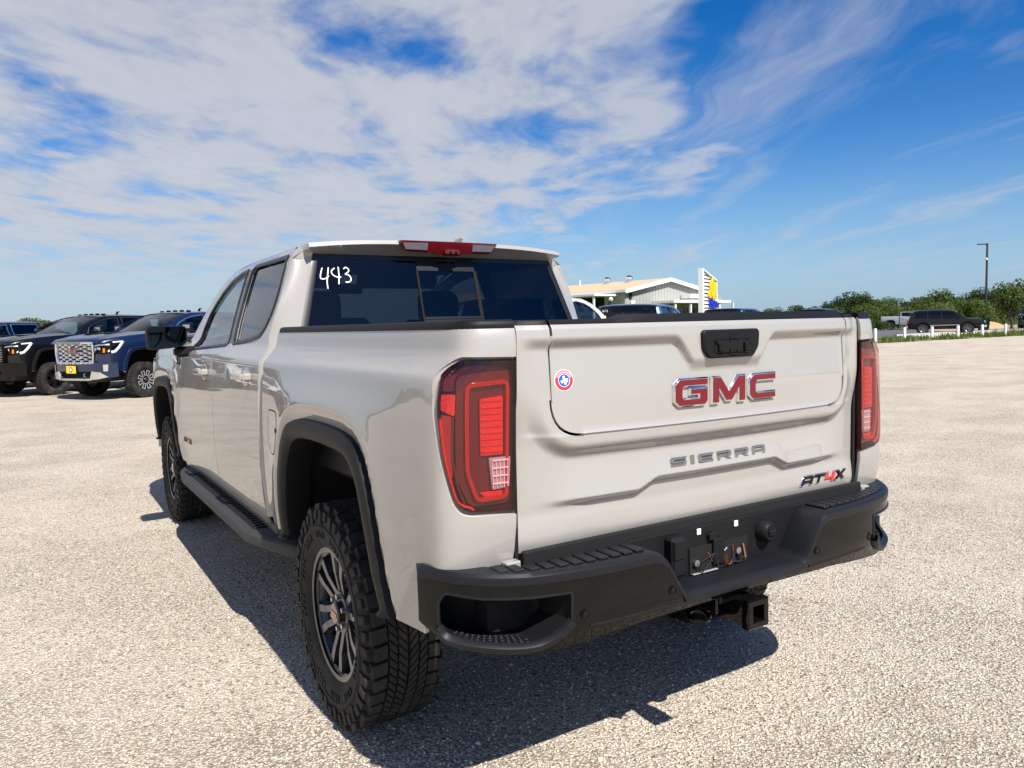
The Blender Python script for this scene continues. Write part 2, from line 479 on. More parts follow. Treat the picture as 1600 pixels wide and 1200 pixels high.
def text_mb(txt, size, O, U, V, N, h=.01, mi=0, mb=None, bold=0.):
    """built-in vector font turned into a mesh in the frame O,U,V,N"""
    c = bpy.data.curves.new('lettering', 'FONT'); c.body = txt; c.size = size; c.align_x = 'CENTER'; c.align_y = 'CENTER'; c.extrude = h/2; c.offset = bold
    c.resolution_u = 3
    o = bpy.data.objects.new('lettering', c); me = o.to_mesh()
    P = np.array([v.co[:] for v in me.vertices]); F = [tuple(p.vertices) for p in me.polygons]
    O, U, V, N = map(arr, (O, U, V, N)); mb = mb or MB()
    if len(P): mb.add(O+P[:, :1]*U+P[:, 1:2]*V+(P[:, 2:3]+h/2)*N, F, mi)
    o.to_mesh_clear(); bpy.data.objects.remove(o); bpy.data.curves.remove(c)
    return mb
# ------------------------------------------------------------------ pickup bodywork (tailgate face at y=0, front towards +y)
def table(xs, ys, sig):
    g = np.linspace(xs[0]-.3, xs[-1]+.3, 800); v = np.interp(g, xs, ys); st = g[1]-g[0]
    k = np.arange(-60, 61)*st; w = np.exp(-.5*(k/sig)**2); w /= w.sum()
    vp = np.pad(v, 60, mode='edge'); sm = np.convolve(vp, w, 'valid')
    return lambda q: np.interp(q, g, sm)
_HZ = [.40, .50, .58, .70, .85, 1.0, 1.10, 1.20, 1.305, 1.325, 1.345, 1.39, 1.42, 1.46, 1.5, 1.6, 1.7, 1.8, 1.86, 1.89]
_HX = [.93, .955, .975, .99, .998, 1.0, .9985, .994, .986, .981, .960, .917, .905, .893, .88, .843, .81, .775, .73, .66]
HW = table(_HZ, _HX, .0045)
YA, WB = .963, 3.745
YFA = YA+WB
HUBZ, RT = .41, .418
# wheel arch outlines around an axle at y=0
_AO = [(-.605, .585), (-.572, .70), (-.533, .86), (-.483, 1.0), (-.42, 1.075), (-.33, 1.113), (-.15, 1.128), (.15, 1.125), (.33, 1.098), (.42, 1.035), (.487, .93), (.535, .80), (.56, .65), (.565, .585)]
_AI = [(-.52, .585), (-.492, .70), (-.455, .84), (-.41, .955), (-.35, 1.02), (-.27, 1.046), (-.12, 1.055), (.12, 1.053), (.27, 1.032), (.35, .975), (.41, .875), (.45, .76), (.47, .65), (.475, .585)]
ARCH_O = catmull(_AO, 5); ARCH_I = catmull(_AI, 5)
_AOS = ARCH_O[::3]
def _ring(y, z):
    """raised lip of the bodywork round each wheel arch"""
    y = np.asarray(y, float); z = np.asarray(z, float)
    tot = np.zeros(np.broadcast(y, z).shape)
    for yc in (YA, YFA):
        Q = np.stack([np.broadcast_to(y, tot.shape)-yc, np.broadcast_to(z, tot.shape)], -1).reshape(-1, 2)
        m = np.abs(Q[:, 0]) < 1.1
        r = np.zeros(len(Q))
        if m.any():
            q = Q[m]; d = dist_poly(q, _AOS, False); d = np.where(inside(q, _AOS), 0, d)
            r[m] = np.where(d < .05, .004+.020*sstep(0, .05, d), .024*np.exp(-np.clip(d-.05, 0, 9)/.11))
        tot = np.maximum(tot, r.reshape(tot.shape))
    return tot*sstep(1.325, 1.20, z)
def half_width(y, z):
    y = np.asarray(y, float); z = np.asarray(z, float)
    h = HW(z)+sstep(1.34, 1.44, z)*np.clip(.020*(2.5-y), -.03, .02)
    fr = np.clip((y-5.02)/.66, 0, 2)**2.6*.20
    return h+_ring(y, z)-fr
def side(sx):
    return lambda u, v: np.stack([sx*half_width(u, v), u, v], -1)
# plan of the rear corner: (x for half width 1, y)
_PC = catmull([(.755, -.001), (.80, .002), (.86, .010), (.915, .022), (.952, .040), (.974, .066), (.986, .11), (.993, .17), (.998, .24), (1.0, .32)], 10)
_ps = np.concatenate([[0], np.cumsum(np.linalg.norm(np.diff(_PC, axis=0), axis=1))]); SCL = _ps[-1]
_NEWS = np.linspace(0, SCL, 200); _PX = np.interp(_NEWS, _ps, _PC[:, 0]); _PY = np.interp(_NEWS, _ps, _PC[:, 1])
def yprof(z): return np.interp(z, [.78, .84, .92, 1.3, 1.40, 1.44, 1.462], [.030, .012, 0, 0, -.004, 0, .014])
def corner(sx):
    def S(s, z):
        s = np.asarray(s, float); z = np.asarray(z, float)
        px = np.interp(s, _NEWS, _PX); py = np.interp(s, _NEWS, _PY)
        y = np.where(s > SCL, .32+(s-SCL), py)
        H = half_width(y, z)
        x = .755+(px-.755)*(H-.755)/.245+np.interp(z, [.80, 1.455], [.019, .006])*sstep(SCL*.8, 0, s)
        return np.stack([sx*x, y+yprof(z)*sstep(SCL, 0, s), z], -1)
    return S
SOFF = SCL-.32        # s = y + SOFF on the straight part
def arch(base, yc, sx=1): return np.stack([base[:, 0]+yc, base[:, 1]], 1)
def belt(y): return np.interp(y, [1.7, 2.0, 2.5, 3.5, 4.2], [1.42, 1.405, 1.392, 1.352, 1.335])

# ------------------------------------------------------------------ wheels
def tyre_mb(detail=True, R=.418, w=.275, rim=.235):
    b = MB(); h = w/2; c = R-.013 if detail else R
    prof = [(-h*.78, rim), (-h*.90, rim+.012), (-h*1.0, rim+.05), (-h*1.02, (rim+c)/2), (-h*.98, c-.045), (-h*.90, c-.016), (-h*.72, c-.003), (-h*.3, c), (h*.3, c), (h*.72, c-.003), (h*.90, c-.016), (h*.98, c-.045), (h*1.02, (rim+c)/2), (h*1.0, rim+.05), (h*.90, rim+.012), (h*.78, rim)]
    b.lathe(prof, n=72 if detail else 40)
    def blk(x0, x1, t0, t1, k0, k1, r0, r1, tp=.0015):
        """tread block: x range, angle range, skew at each x end; r base/top"""
        P = []
        for (rr, q) in ((r0, 0), (r1, tp)):
            for (x, t) in ((x0+q, t0+k0+q/R), (x1-q, t0+k1+q/R), (x1-q, t1+k1-q/R), (x0+q, t1+k0-q/R)):
                P.append((x, rr*cos(t), rr*sin(t)))
        return P
    if detail:
        n = 44; dt = 2*pi/n
        for i in range(n):
            t = i*dt
            for sg in (-1, 1):
                tt = t+(.5*dt if sg > 0 else 0)
                x0, x1 = sorted((sg*.073, sg*(.130-(.012 if i % 2 else 0))))
                b.hexa(blk(x0, x1, tt, tt+.84*dt, 0, sg*.1*dt, c-.02, R-.001))
                # lug running down the shoulder
                xo0, xo1 = sorted((sg*h*.90, sg*(h*1.045)))
                b.hexa(blk(xo0, xo1, tt+.08*dt, tt+.70*dt, 0, 0, c-.062 if i % 2 else c-.045, c-.012, .003))
                # interlocking centre blocks with thin grooves between them
                q = 1 if sg < 0 else -1
                x0, x1 = sorted((sg*.040, sg*.0695)); b.hexa(blk(x0, x1, tt+.10*dt, tt+.52*dt, -.35*dt*q, .12*dt*q, c-.02, R)); b.hexa(blk(x0, x1, tt+.60*dt, tt+1.02*dt, -.35*dt*q, .12*dt*q, c-.02, R))
                x0, x1 = sorted((sg*.0035, sg*.0365)); b.hexa(blk(x0, x1, tt+.42*dt, tt+.86*dt, .30*dt*sg, -.25*dt*sg, c-.02, R)); b.hexa(blk(x0, x1, tt+.94*dt, tt+1.34*dt, .30*dt*sg, -.25*dt*sg, c-.02, R))
        # moulded marks and ring on the sidewall
        for i in range(72):
            if i % 12 in (0, 5, 6, 11): continue
            a = 2*pi*i/72
            for sg in (-1, 1):
                xo0, xo1 = sorted((sg*h*1.0, sg*h*1.042)); b.hexa(blk(xo0, xo1, a, a+.035, 0, 0, rim+.050, rim+.068+.006*(i % 3), .001))
        for sg in (-1, 1):
            b.lathe([(sg*h*1.0, rim+.075), (sg*h*1.05, rim+.08), (sg*h*1.05, rim+.092), (sg*h*1.0, rim+.097)], n=72)
    else:
        n = 36; dt = 2*pi/n
        for i in range(n):
            for sg in (-1, 1):
                xs = sorted((sg*.01, sg*.133)); b.hexa(blk(xs[0], xs[1], (i+.5*(sg > 0))*dt, (i+.5*(sg > 0)+.68)*dt, 0, .2*dt, R-.02, R+.006))
    return b
def rim_mb(style, rim=.235, w=.275):
    """wheel face towards -x; material slots: 0 body, 1 machined face, 2 dark"""
    b = MB(); f = -w/2*.82
    b.lathe([(f+.012, rim-.016), (f-.004, rim+.004), (f-.006, rim+.012), (f+.006, rim+.014), (f+.012, rim-.002), (f+.05, rim-.020), (.09, rim-.03), (.10, rim)], n=56, mi=0)
    b.lathe([(f-.0065, rim+.011), (f-.0075, rim+.004), (f-.0045, rim-.008)], n=56, mi=0)
    b.lathe([(.02, .0), (.02, rim-.03)], n=40, mi=2)
    def bar(t, r0, r1, w0, w1, x0, x1, dep, mi, off0=0., off1=0.):
        d = arr((0, cos(t), sin(t))); s = arr((0, -sin(t), cos(t))); X = arr((1., 0, 0))
        a0 = d*r0+s*off0; a1 = d*r1+s*off1; ch = .35
        P = [a0-s*w0+X*(x0+dep), a0+s*w0+X*(x0+dep), a1+s*w1+X*(x1+dep), a1-s*w1+X*(x1+dep), a0-s*w0*(1-ch)+X*x0, a0+s*w0*(1-ch)+X*x0, a1+s*w1*(1-ch)+X*x1, a1-s*w1*(1-ch)+X*x1]
        P = [P[0], P[3], P[2], P[1], P[4], P[7], P[6], P[5]]
        b.hexa(P, 0)
        q = [P[4], P[5], P[6], P[7]]; b.add([p-X*.0006 for p in q], [(0, 1, 2, 3)], mi)
    if style == 'hero':
        for i in range(6):
            t = 2*pi*i/6+pi/2
            for s in (-1, 1):
                bar(t, .055, .150, .019, .019, f+.030, f+.012, .035, 1, s*.020, s*.030)
                bar(t, .145, rim-.006, .019, .025, f+.012, f+.006, .03, 1, s*.030, s*.048)
            bar(t, .10, rim-.02, .014, .022, f+.045, f+.040, .02, 2)
    elif style == 'loops':
        for i in range(8):
            t = 2*pi*i/8+pi/8
            for s in (-1, 1): bar(t, .085, rim-.010, .015, .019, f+.012, f+.004, .04, 1, s*.020, s*.046)
            bar(t, rim-.036, rim-.008, .040, .046, f+.006, f+.003, .03, 1)
            bar(t, .085, .10, .018, .020, f+.018, f+.016, .03, 1)
    else:
        for i in range(6):
            t = 2*pi*i/6+.3
            for s in (-1, 1): bar(t, .05, rim-.008, .015, .018, f+.02, f+.008, .035, 1, s*.018, s*.035)
    b.lathe([(f+.045, .085), (f+.022, .078), (f+.018, .062), (f+.022, .05), (f+.022, .0)], n=32, mi=0)
    return b
_WHEELS = {}
def wheel(parent, style, loc, right, R=.418, mats=None, steer=0., detail=False):
    key = (style, detail, R)
    first = key not in _WHEELS
    f = -.275/2*.82
    if first:
        r = rim_mb(style).build('wheel', mats)
        t = tyre_mb(detail, R).build('tyre', M_RUBBER, r)
        cap = MB(); cap.lathe([(f+.024, .042), (f+.004, .042), (f-.002, .036), (f-.002, .0)], n=28)
        k = cap.build('centre_cap', M_RIMBLK, r)
        if detail:
            k2 = MB(); k2.box((f-.003, 0, 0), (.002, .052, .014), mi=0); k2.build('badge', M_RED4, r)
            d = MB(); d.lathe([(.015, .165), (.015, .0)], n=40); d.lathe([(.015, .165), (.04, .165)], n=40); d.build('brake_disc', M_UNDER, r)
            for i in range(6):
                a = 2*pi*i/6+.5; n_ = MB(); n_.cyl((f+.03, .062*cos(a), .062*sin(a)), (f+.006, .062*cos(a), .062*sin(a)), .0095, 6)
                n_.build('lug_nut', M_STEEL, r)
        _WHEELS[key] = r
    else:
        r = copy_tree(_WHEELS[key])
        if mats:
            for i, m in enumerate(mats if isinstance(mats, (list, tuple)) else [mats]):
                r.material_slots[i].link = 'OBJECT'; r.material_slots[i].material = m
    r.parent = parent; r.location = loc
    r.rotation_euler = (rnd.uniform(0, 6) if not detail else (0.12 if not right else .5), 0, (pi if right else 0)+steer)
    return r

# ------------------------------------------------------------------ shared shapes
_RWIN = [(2.665, 1.393), (2.45, 1.405), (2.25, 1.419), (2.10, 1.438), (2.02, 1.486), (1.988, 1.545), (1.984, 1.66), (2.005, 1.785), (2.03, 1.818), (2.54, 1.822), (2.745, 1.822), (2.74, 1.62)]
_FWIN = [(2.79, 1.386), (3.3, 1.366), (3.70, 1.353), (3.765, 1.375), (3.747, 1.458), (3.684, 1.582), (3.58, 1.645), (3.412, 1.719), (3.229, 1.772), (2.97, 1.806), (2.865, 1.812), (2.86, 1.62)]
RWIN = rounded(_RWIN, .03, 3); FWIN = rounded(_FWIN, .025, 3)
_BSEAM = [(2.890, .565), (2.890, .95), (2.888, 1.10), (2.875, 1.30), (2.80, 1.345), (2.735, 1.40), (2.80, 1.62), (2.805, 1.862)]
_DTOP = [(2.95, 1.858), (3.16, 1.842), (3.30, 1.815), (3.45, 1.774), (3.574, 1.727), (3.72, 1.665), (3.837, 1.601), (3.94, 1.52), (4.0, 1.455)]
RDOOR = [(y+.003, z) for y, z in [(1.85, .565), (1.85, .80), (1.838, 1.16), (1.846, 1.32), (1.875, 1.37), (1.915, 1.42), (1.925, 1.46), (1.920, 1.567), (1.918, 1.714), (1.935, 1.80), (1.972, 1.842), (2.03, 1.862)]][::-1]+[(y-.003, z) for y, z in _BSEAM]
FDOOR = [(y+.003, z) for y, z in _BSEAM]+_DTOP+[(3.985, 1.42), (3.935, 1.34), (3.935, 1.22), (4.0, 1.04), (4.05, .83), (4.07, .64), (4.04, .565)]
_WSE = [(2.805, 1.876), (3.0, 1.874), (3.2, 1.862), (3.34, 1.832), (3.50, 1.785), (3.62, 1.742), (3.77, 1.676), (3.89, 1.608), (4.0, 1.52), (4.075, 1.45), (4.14, 1.395)]
# ------------------------------------------------------------------ a crew cab pickup, cab and front end shared by every pickup on the lot
def sheet_xz(f): return lambda u, v: np.stack([u, f(u, v), v], -1)
def sheet_xy(f): return lambda u, v: np.stack([u, v, f(u, v)], -1)
def roof_edge(y): return np.interp(y, [1.85, 2.03, 2.805, 3.0, 3.2, 3.34], [1.868, 1.872, 1.876, 1.874, 1.862, 1.832])
def roof_z(u, y):
    ze = roof_edge(y); zc = np.interp(y, [1.84, 1.95, 2.3, 2.9, 3.2, 3.4], [1.892, 1.908, 1.922, 1.918, 1.893, 1.845])
    return ze+(zc-ze)*(1-np.abs(u)**3.2)
def S_roof(u, y):
    u = np.asarray(u, float); y = np.asarray(y, float)
    xs = half_width(y, roof_edge(y)); yy = y-.035*(1-u*u)*sstep(2.2, 1.86, y)+.06*(1-u*u)*sstep(3.0, 3.3, y)
    return np.stack([u*xs, yy, roof_z(u, y)], -1)
def S_ws(u, t):
    u = np.asarray(u, float); t = np.asarray(t, float)       # t 0 top .. 1 cowl
    y = 3.24+.88*t+.02*np.sin(pi*t); z = 1.862-.455*t-.012*np.sin(pi*t)*-1; w = .70+.155*t
    return np.stack([u*w, y+(.08+.09*t)*(1-u*u), z+.018*(1-u*u)*(1-t)], -1)
def S_back(x, z):
    x = np.asarray(x, float); z = np.asarray(z, float)
    return np.stack([x, 1.805+.125*(z-1.40)/.43-.035*(1-(x/.85)**2), z], -1)
def S_ccorner(sx):
    """cab corner: t 0 at the glass edge .. 1 at the door seam"""
    def S(t, z):
        t = np.asarray(t, float); z = np.asarray(z, float)
        zz = np.clip(z, 1.40, 1.9); xg = np.interp(z, [1.40, 1.83, 1.9], [.800, .684, .664]); b = S_back(xg, z)
        yb = np.where(z < 1.40, b[..., 1]*0+1.80, b[..., 1])
        xe = half_width(1.86+0*z, z); 
        xg = np.where(z < 1.40, xe-.10, xg)
        x0, y0 = xg, yb; ye = np.interp(z, [1.31, 1.37, 1.42, 1.46, 1.567, 1.714, 1.80, 1.842, 1.868], [1.850, 1.875, 1.915, 1.925, 1.920, 1.918, 1.935, 1.972, 2.03])-.004
        k_ = sstep(1.33, 1.42, z); x1, y1 = xe-.012-.016*k_, yb+.004+.050*k_; xe = half_width(ye, z); x2, y2 = xe, ye
        x = (1-t)**2*x0+2*t*(1-t)*x1+t*t*x2; y = (1-t)**2*y0+2*t*(1-t)*y1+t*t*y2
        return np.stack([sx*x, y, z], -1)
    return S
def S_hood(u, y):
    u = np.asarray(u, float); y = np.asarray(y, float)
    w = half_width(y, 1.33+0*y)-.03
    z0 = np.interp(y, [4.05, 4.3, 4.8, 5.3, 5.52, 5.62, 5.68], [1.405, 1.405, 1.385, 1.335, 1.295, 1.255, 1.19])
    z = z0+.045*(1-np.abs(u)**2.2)+.016*(sstep(.40, .52, np.abs(u))-sstep(.60, .80, np.abs(u)))*sstep(5.6, 5.3, y)
    return np.stack([u*w, y+.03*(1-u*u), z], -1)
def S_front(u, z):
    """nose: u across -1..1 in metres, z up"""
    u = np.asarray(u, float); z = np.asarray(z, float); a = np.abs(u)
    y = 5.70-.055*(a/.6)**2-.16*np.clip((a-.66)/.3, 0, 2)**2+.012*np.sin((z-.8)*4)
    return np.stack([u*.965, y, z], -1)

def pickup(name, label, cat, paint, rim='plain', rim_mats=None, style='plain', xf=None, fine=False, group=None, trim=None, bed=True, glass_side=None, flare=True, lamps=True, tow_mirror=True, tail_detail=False):
    root = empty(name); tag(root, label, cat, group)
    P = paint; xs = xf or (lambda V: V)
    du = .045 if fine else .12
    seg = .018 if fine else .05
    trim = trim or M_TRIM
    vz = np.concatenate([np.arange(.57, 1.285, .02), [1.290, 1.300, 1.308, 1.314, 1.319, 1.324, 1.329, 1.334, 1.340, 1.347, 1.356, 1.37, 1.385], np.arange(1.40, 1.87, .02)]) if fine else None
    def B(mb, nm, mats, parent=root, smooth=38): return mb.build(nm, mats, parent, smooth, xf)
    # ---- sides
    for sx in (-1, 1):
        S = side(sx); out = (sx, 0, .05); C = corner(sx)
        # cargo bed side with its arch
        o = ([(0.002, 1.457), (0.002, 1.373)]+NOTCH+[(0.002, .944)] if fine else [(.002, 1.457)])+[(0.002, .80), (.17, .80), (.25, .79), (.305, .72), (.335, .60)]
        ai = ARCH_I+[YA+SOFF, 0]
        ol = o+[tuple(p) for p in ai if p[1] > .60]+[(1.70+SOFF, .60), (1.765+SOFF, .70), (1.765+SOFF, 1.455), (SCL, 1.457)]
        if bed:
            b = MB()
            us = np.concatenate([np.arange(.01, .34, .010 if fine else .05), np.arange(.35, 1.78+SOFF, .022 if fine else .1)])
            b.panel(C, ol, (), us, vz if fine else .08, seg*.8, .012, 0, 0, np.array([sx, -.4, .05]))
            bs = B(b, 'bed_side', P)
        else: bs = None
        # cab corner between rear glass and rear door
        b = MB(); zt = [.60, .80, 1.0, 1.2, 1.305, 1.325, 1.345, 1.39, 1.42, 1.46, 1.5, 1.55, 1.6, 1.65, 1.7, 1.75, 1.8, 1.835, 1.868]
        G = np.array([[S_ccorner(sx)(np.array(t), np.array(z)) for z in zt] for t in np.linspace(0, 1, 9)])
        b.grid(G, 0, flip=sx > 0); cc = B(b, 'cab_pillar', P)
        # doors
        for (nm, dl, wl, hy) in (('rear_door', RDOOR, RWIN, 2.09), ('front_door', FDOOR, FWIN, 3.12)):
            b = MB(); b.panel(S, dl, [wl], du, vz if fine else .09, seg, .014, 0, 0, out, .012); d = B(b, nm, P)
            g = MB(); g.panel(S, offset_poly(wl, .004), (), .06 if fine else .25, .03 if fine else .12, .03, 0, 0, 0, out, 0., -.010)
            B(g, 'window_glass', (glass_side or M_GLASS) if nm == 'rear_door' else M_GLASSMID, d)
            t = MB(); t.strip(S, resample(wl, .03), .013, .006, 0, out, True, .013); B(t, 'window_trim', trim, d)
            h = MB(); hz = 1.243 if hy < 3 else 1.226
            X = S(np.array([hy]), np.array([hz]))[0]
            h.box(X+(sx*.040, 0, .0), (.020, .215, .034), .009); h.box(X+(sx*.018, -.10, 0), (.045, .05, .040), .01); h.box(X+(sx*.018, .095, 0), (.045, .03, .034), .01)
            B(h, 'door_handle', P, d)
            if nm == 'front_door':
                t = MB(); t.panel(S, [(2.682, 1.399), (2.775, 1.394), (2.846, 1.62), (2.850, 1.806), (2.757, 1.814), (2.754, 1.62)], (), .05, .05, .04, .002, 0, 0, out, 0, .0025); B(t, 'pillar_cover', M_GLOSSBLK, d)
            if fine:
                cpm = MB(); cup = np.array([(hy+.085*cos(a), hz-.002+.042*sin(a)) for a in np.linspace(0, 2*pi, 20)[:-1]])
                cpm.strip(S, cup, .004, .0012, 0, out, True, .010); B(cpm, 'handle_cup', P, d)
        # rocker under the doors
        b = MB(); b.panel(S, [(1.80, .48), (4.10, .48), (4.10, .56), (1.80, .56)], (), .2, .03, .1, .02, 0, 0, out, 0., -.012); B(b, 'rocker_panel', P)
        # roof rail and windscreen pillar
        b = MB(); ol = [(2.03, 1.868), (2.805, 1.868)]+[(y, z+.006) for y, z in _DTOP]+[(3.995, 1.43), (4.03, 1.40)]+_WSE[::-1]+[(2.03, 1.874)]
        b.panel(S, ol, (), .1, .02, .03, .0, 0, 0, out); B(b, 'roof_pillar', P)
        # front fender
        b = MB(); ai = ARCH_I+[YFA, 0]
        ol = [(4.065, .60)]+[tuple(p) for p in ai if p[1] > .60]+[(5.33, .62), (5.47, .80), (5.50, 1.0), (5.50, 1.12), (5.49, 1.255), (5.0, 1.318), (4.5, 1.352), (4.15, 1.372), (4.02, 1.40), (3.99, 1.43), (3.941, 1.34), (3.941, 1.22), (4.006, 1.04), (4.056, .83), (4.076, .64)]
        b.panel(S, ol, (), du*1.3, .022 if fine else .09, seg, .014, 0, 0, out); B(b, 'front_fender', P)
        # flares and wheel wells
        for yc in (YA, YFA):
            if yc == YA and not bed: continue
            nA = len(ARCH_O); A = ARCH_O+[yc, 0]; I = ARCH_I+[yc, 0]
            ia = np.linspace(0, 1, nA); I2 = np.stack([np.interp(ia, np.linspace(0, 1, len(I)), I[:, k]) for k in (0, 1)], 1)
            if flare:
                R = []
                for (q, off) in ((0, -.004), (.02, .010), (.10, .024), (.45, .030), (.80, .026), (1.0, .012), (1.02, -.03), (1.02, -.09)):
                    L = A+(I2-A)*q; R.append(S(L[:, 0], L[:, 1])+np.array([sx*off, 0, 0]))
                b = MB(); b.rings(R, 0, False); B(b, 'wheel_arch_flare', M_BLACK if flare is True else P)
            R = []
            for (dx, gr) in ((-.01, 0.), (-.10, .02), (-.40, .02)):
                L = offset_poly(I2, gr) if gr else I2
                R.append(np.stack([sx*(.985+dx)+0*L[:, 0], L[:, 0], L[:, 1]], 1))
            b = MB(); b.rings(R, 0, False)
            L = offset_poly(I2, .02); b.add(np.stack([sx*.585+0*L[:, 0], L[:, 0], L[:, 1]], 1), [tuple(range(len(L)))])
            B(b, 'wheel_well', M_DARK)
        # door mirror
        m = MB(); cx, cy, cz = sx*1.112, 3.66, 1.432
        if fine or not tow_mirror:
            sh = rounded([(-.118, -.070), (-.085, -.078), (.085, -.062), (.118, -.030), (.122, .058), (.105, .074), (-.10, .076), (-.122, .060)], .02, 4)*[1, 1]
            R = []
            for (yy, k) in ((-.045, .93), (-.030, 1.0), (.02, 1.0), (.075, .90), (.115, .66), (.13, .35)):
                R.append([(cx-sx*p[0]*k, cy+yy, cz+p[1]*k) for p in sh])
            m.rings(R, 0, True, False, True)
            m.rings([[(cx-sx*p[0]*k, cy+yy, cz+p[1]*k) for p in sh] for (yy, k) in ((-.045, .93), (-.030, .90))], 0)
            m.box((sx*.985, cy+.05, cz-.095), (.16, .11, .07), .02); m.box((sx*.945, cy+.10, cz-.115), (.06, .20, .10), .02)
            mm = B(m, 'door_mirror', M_BLACK)
            g = MB(); g.add([(cx-sx*p[0]*.905, cy-.032, cz+p[1]*.905) for p in sh], [tuple(range(len(sh)))]); B(g, 'mirror_glass', M_MIRROR, mm, 0)
        else:
            m.box((cx+sx*.06, cy, cz+.04), (.24, .13, .30), .03); m.box((sx*.97, cy+.03, cz-.02), (.16, .07, .05), .01); m.box((sx*.97, cy+.03, cz+.05), (.16, .07, .04), .01)
            mm = B(m, 'door_mirror', M_BLACK)
            g = MB(); g.box((cx+sx*.06, cy+.07, cz+.10), (.22, .012, .09), .004); B(g, 'mirror_cap', M_CHROME, mm)
            g = MB(); g.box((cx+sx*.06, cy-.066, cz+.03), (.21, .006, .24), .002); B(g, 'mirror_glass', M_MIRROR, mm)
    # ---- roof, glass, hood
    b = MB(); us = np.concatenate([[-1, -.985, -.96, -.92], np.linspace(-.86, .86, 15), [.92, .96, .985, 1]]); ys = np.array([1.862, 1.88, 1.92, 1.97, 2.03, 2.2, 2.5, 2.8, 3.0, 3.1, 3.2, 3.27, 3.31])
    b.grid(np.array([S_roof(us, np.full(len(us), y)) for y in ys]), 0, True)
    e = S_roof(us, np.full(len(us), 1.862)); gl = S_back(np.clip(e[:, 0]*.93, -.690, .690), np.full(len(us), 1.823))
    e2 = e+[0, -.010, -.020]; e3 = e2+[0, .012, -.008]
    b.grid(np.stack([e, e2, e3, gl+[0, -.004, 0]], 0), 0, False)
    for k, sx in ((0, -1), (-1, 1)):
        cc = S_ccorner(sx); hp = lambda y, z: side(sx)(np.array([y]), np.array([z]))[0]
        poly = [e[k], e2[k], e3[k], gl[k]+[0, -.004, 0], cc(np.array(.35), np.array(1.80)), cc(np.array(.75), np.array(1.80)), hp(1.932, 1.805), hp(1.972, 1.842), hp(2.03, 1.868), S_roof(np.array([float(sx)]), np.array([2.03]))[0], S_roof(np.array([float(sx)]), np.array([1.93]))[0]]
        c_ = np.mean(poly, 0); b.add(np.concatenate([poly, [c_]]), [(i, (i+1) % len(poly), len(poly)) for i in range(len(poly))])
    B(b, 'roof', P, smooth=30)
    b = MB(); us = np.linspace(-1, 1, 17); ts = np.linspace(0, 1, 9)
    b.grid(np.array([[S_ws(np.array(u), np.array(t)) for u in us] for t in ts]), 0); B(b, 'windshield', M_GLASSCLR)
    b = MB(); ys = np.array([4.10, 4.2, 4.4, 4.7, 5.0, 5.2, 5.35, 5.45, 5.52, 5.58, 5.63, 5.67]); us = np.linspace(-1, 1, 33)
    HG = [S_hood(us, np.full(33, y)) for y in ys]
    for i, y in enumerate(ys):
        zf = np.interp(y, [4.02, 4.15, 4.5, 5.0, 5.49, 5.6], [1.395, 1.372, 1.352, 1.318, 1.255, 1.225]); xf_ = float(half_width(np.array([y]), np.array([zf]))[0])-.003
        e = lambda s: np.array([[s*xf_, y, zf+.002]]); m = lambda s, r: (np.array([[s*(xf_-.012), y, .35*zf+.65*r[2]]]))
        HG[i] = np.concatenate([e(-1), m(-1, HG[i][0]), HG[i], m(1, HG[i][-1]), e(1)])
    b.grid(np.array(HG), 0, True); hood = B(b, 'hood', P, smooth=50)
    if style in ('hd_chrome', 'hd_black'):
        h = MB()
        for u0 in (-.36, .36):
            X = S_hood(np.array([u0]), np.array([4.95]))[0]; h.box(X+(0, 0, .008), (.20, .34, .03), .014)
        B(h, 'hood_vent', M_BLACK, hood)
    # cab back below and around the glass, dark floor pan and firewall so that nothing shows through
    fr = [(-.80, 1.405), (.80, 1.405), (.684, 1.825), (-.684, 1.825)]
    b = MB(); b.box((0, 1.815, .98), (1.80, .03, .86), 0); B(b, 'cab_back', P)
    b = MB(); b.panel(S_back, fr, (), .08, .08, .05, 0, 0, 0, (0, -1, 0)); rw = B(b, 'rear_window', M_GLASS if fine else M_GLASSDK)
    b = MB(); b.box((0, 2.95, .60), (1.86, 2.3, .16), .02); b.box((0, 4.16, 1.0), (1.7, .10, .72), .02); b.box((0, 3.98, 1.26), (1.56, .36, .20), .05)
    b.box((0, 2.62, 1.838), (1.34, 1.40, .02), .005)
    for x0 in (-.36, .36): b.box((x0, 3.30, 1.785), (.60, .05, .10), .015, 0, Matrix.Rotation(.5, 3, 'X'))
    b.box((0, 3.36, 1.735), (.24, .03, .07), .02); b.box((0, 3.05, .98), (.26, 1.0, .30), .04)
    cb = B(b, 'cab_interior', M_SEAT)
    for x0 in (-.40, .40):
        s_ = MB(); s_.box((x0, 3.05, .83), (.52, .54, .30), .06); s_.box((x0, 2.80, 1.16), (.54, .15, .70), .07); s_.box((x0, 2.76, 1.59), (.28, .10, .20), .04); s_.cyl((x0-.06, 2.78, 1.3), (x0-.06, 2.76, 1.45), .01, 8); s_.cyl((x0+.06, 2.78, 1.3), (x0+.06, 2.76, 1.45), .01, 8)
        B(s_, 'front_seat', M_SEAT)
    s_ = MB(); s_.box((0, 2.13, .83), (1.5, .5, .28), .06); s_.box((0, 1.97, 1.10), (1.5, .14, .58), .05)
    for x0 in (-.50, .50): s_.box((x0, 1.985, 1.45), (.25, .08, .13), .035)
    B(s_, 'rear_bench', M_SEAT)
    s_ = MB(); a = np.linspace(0, 2*pi, 25)
    s_.tube([(-.40+.19*cos(t), 3.62+.08*sin(t), 1.27+.17*sin(t)) for t in a], .016, 8); s_.box((-.40, 3.64, 1.27), (.14, .06, .10), .03); s_.box((-.40, 3.64, 1.26), (.36, .03, .03), .01)
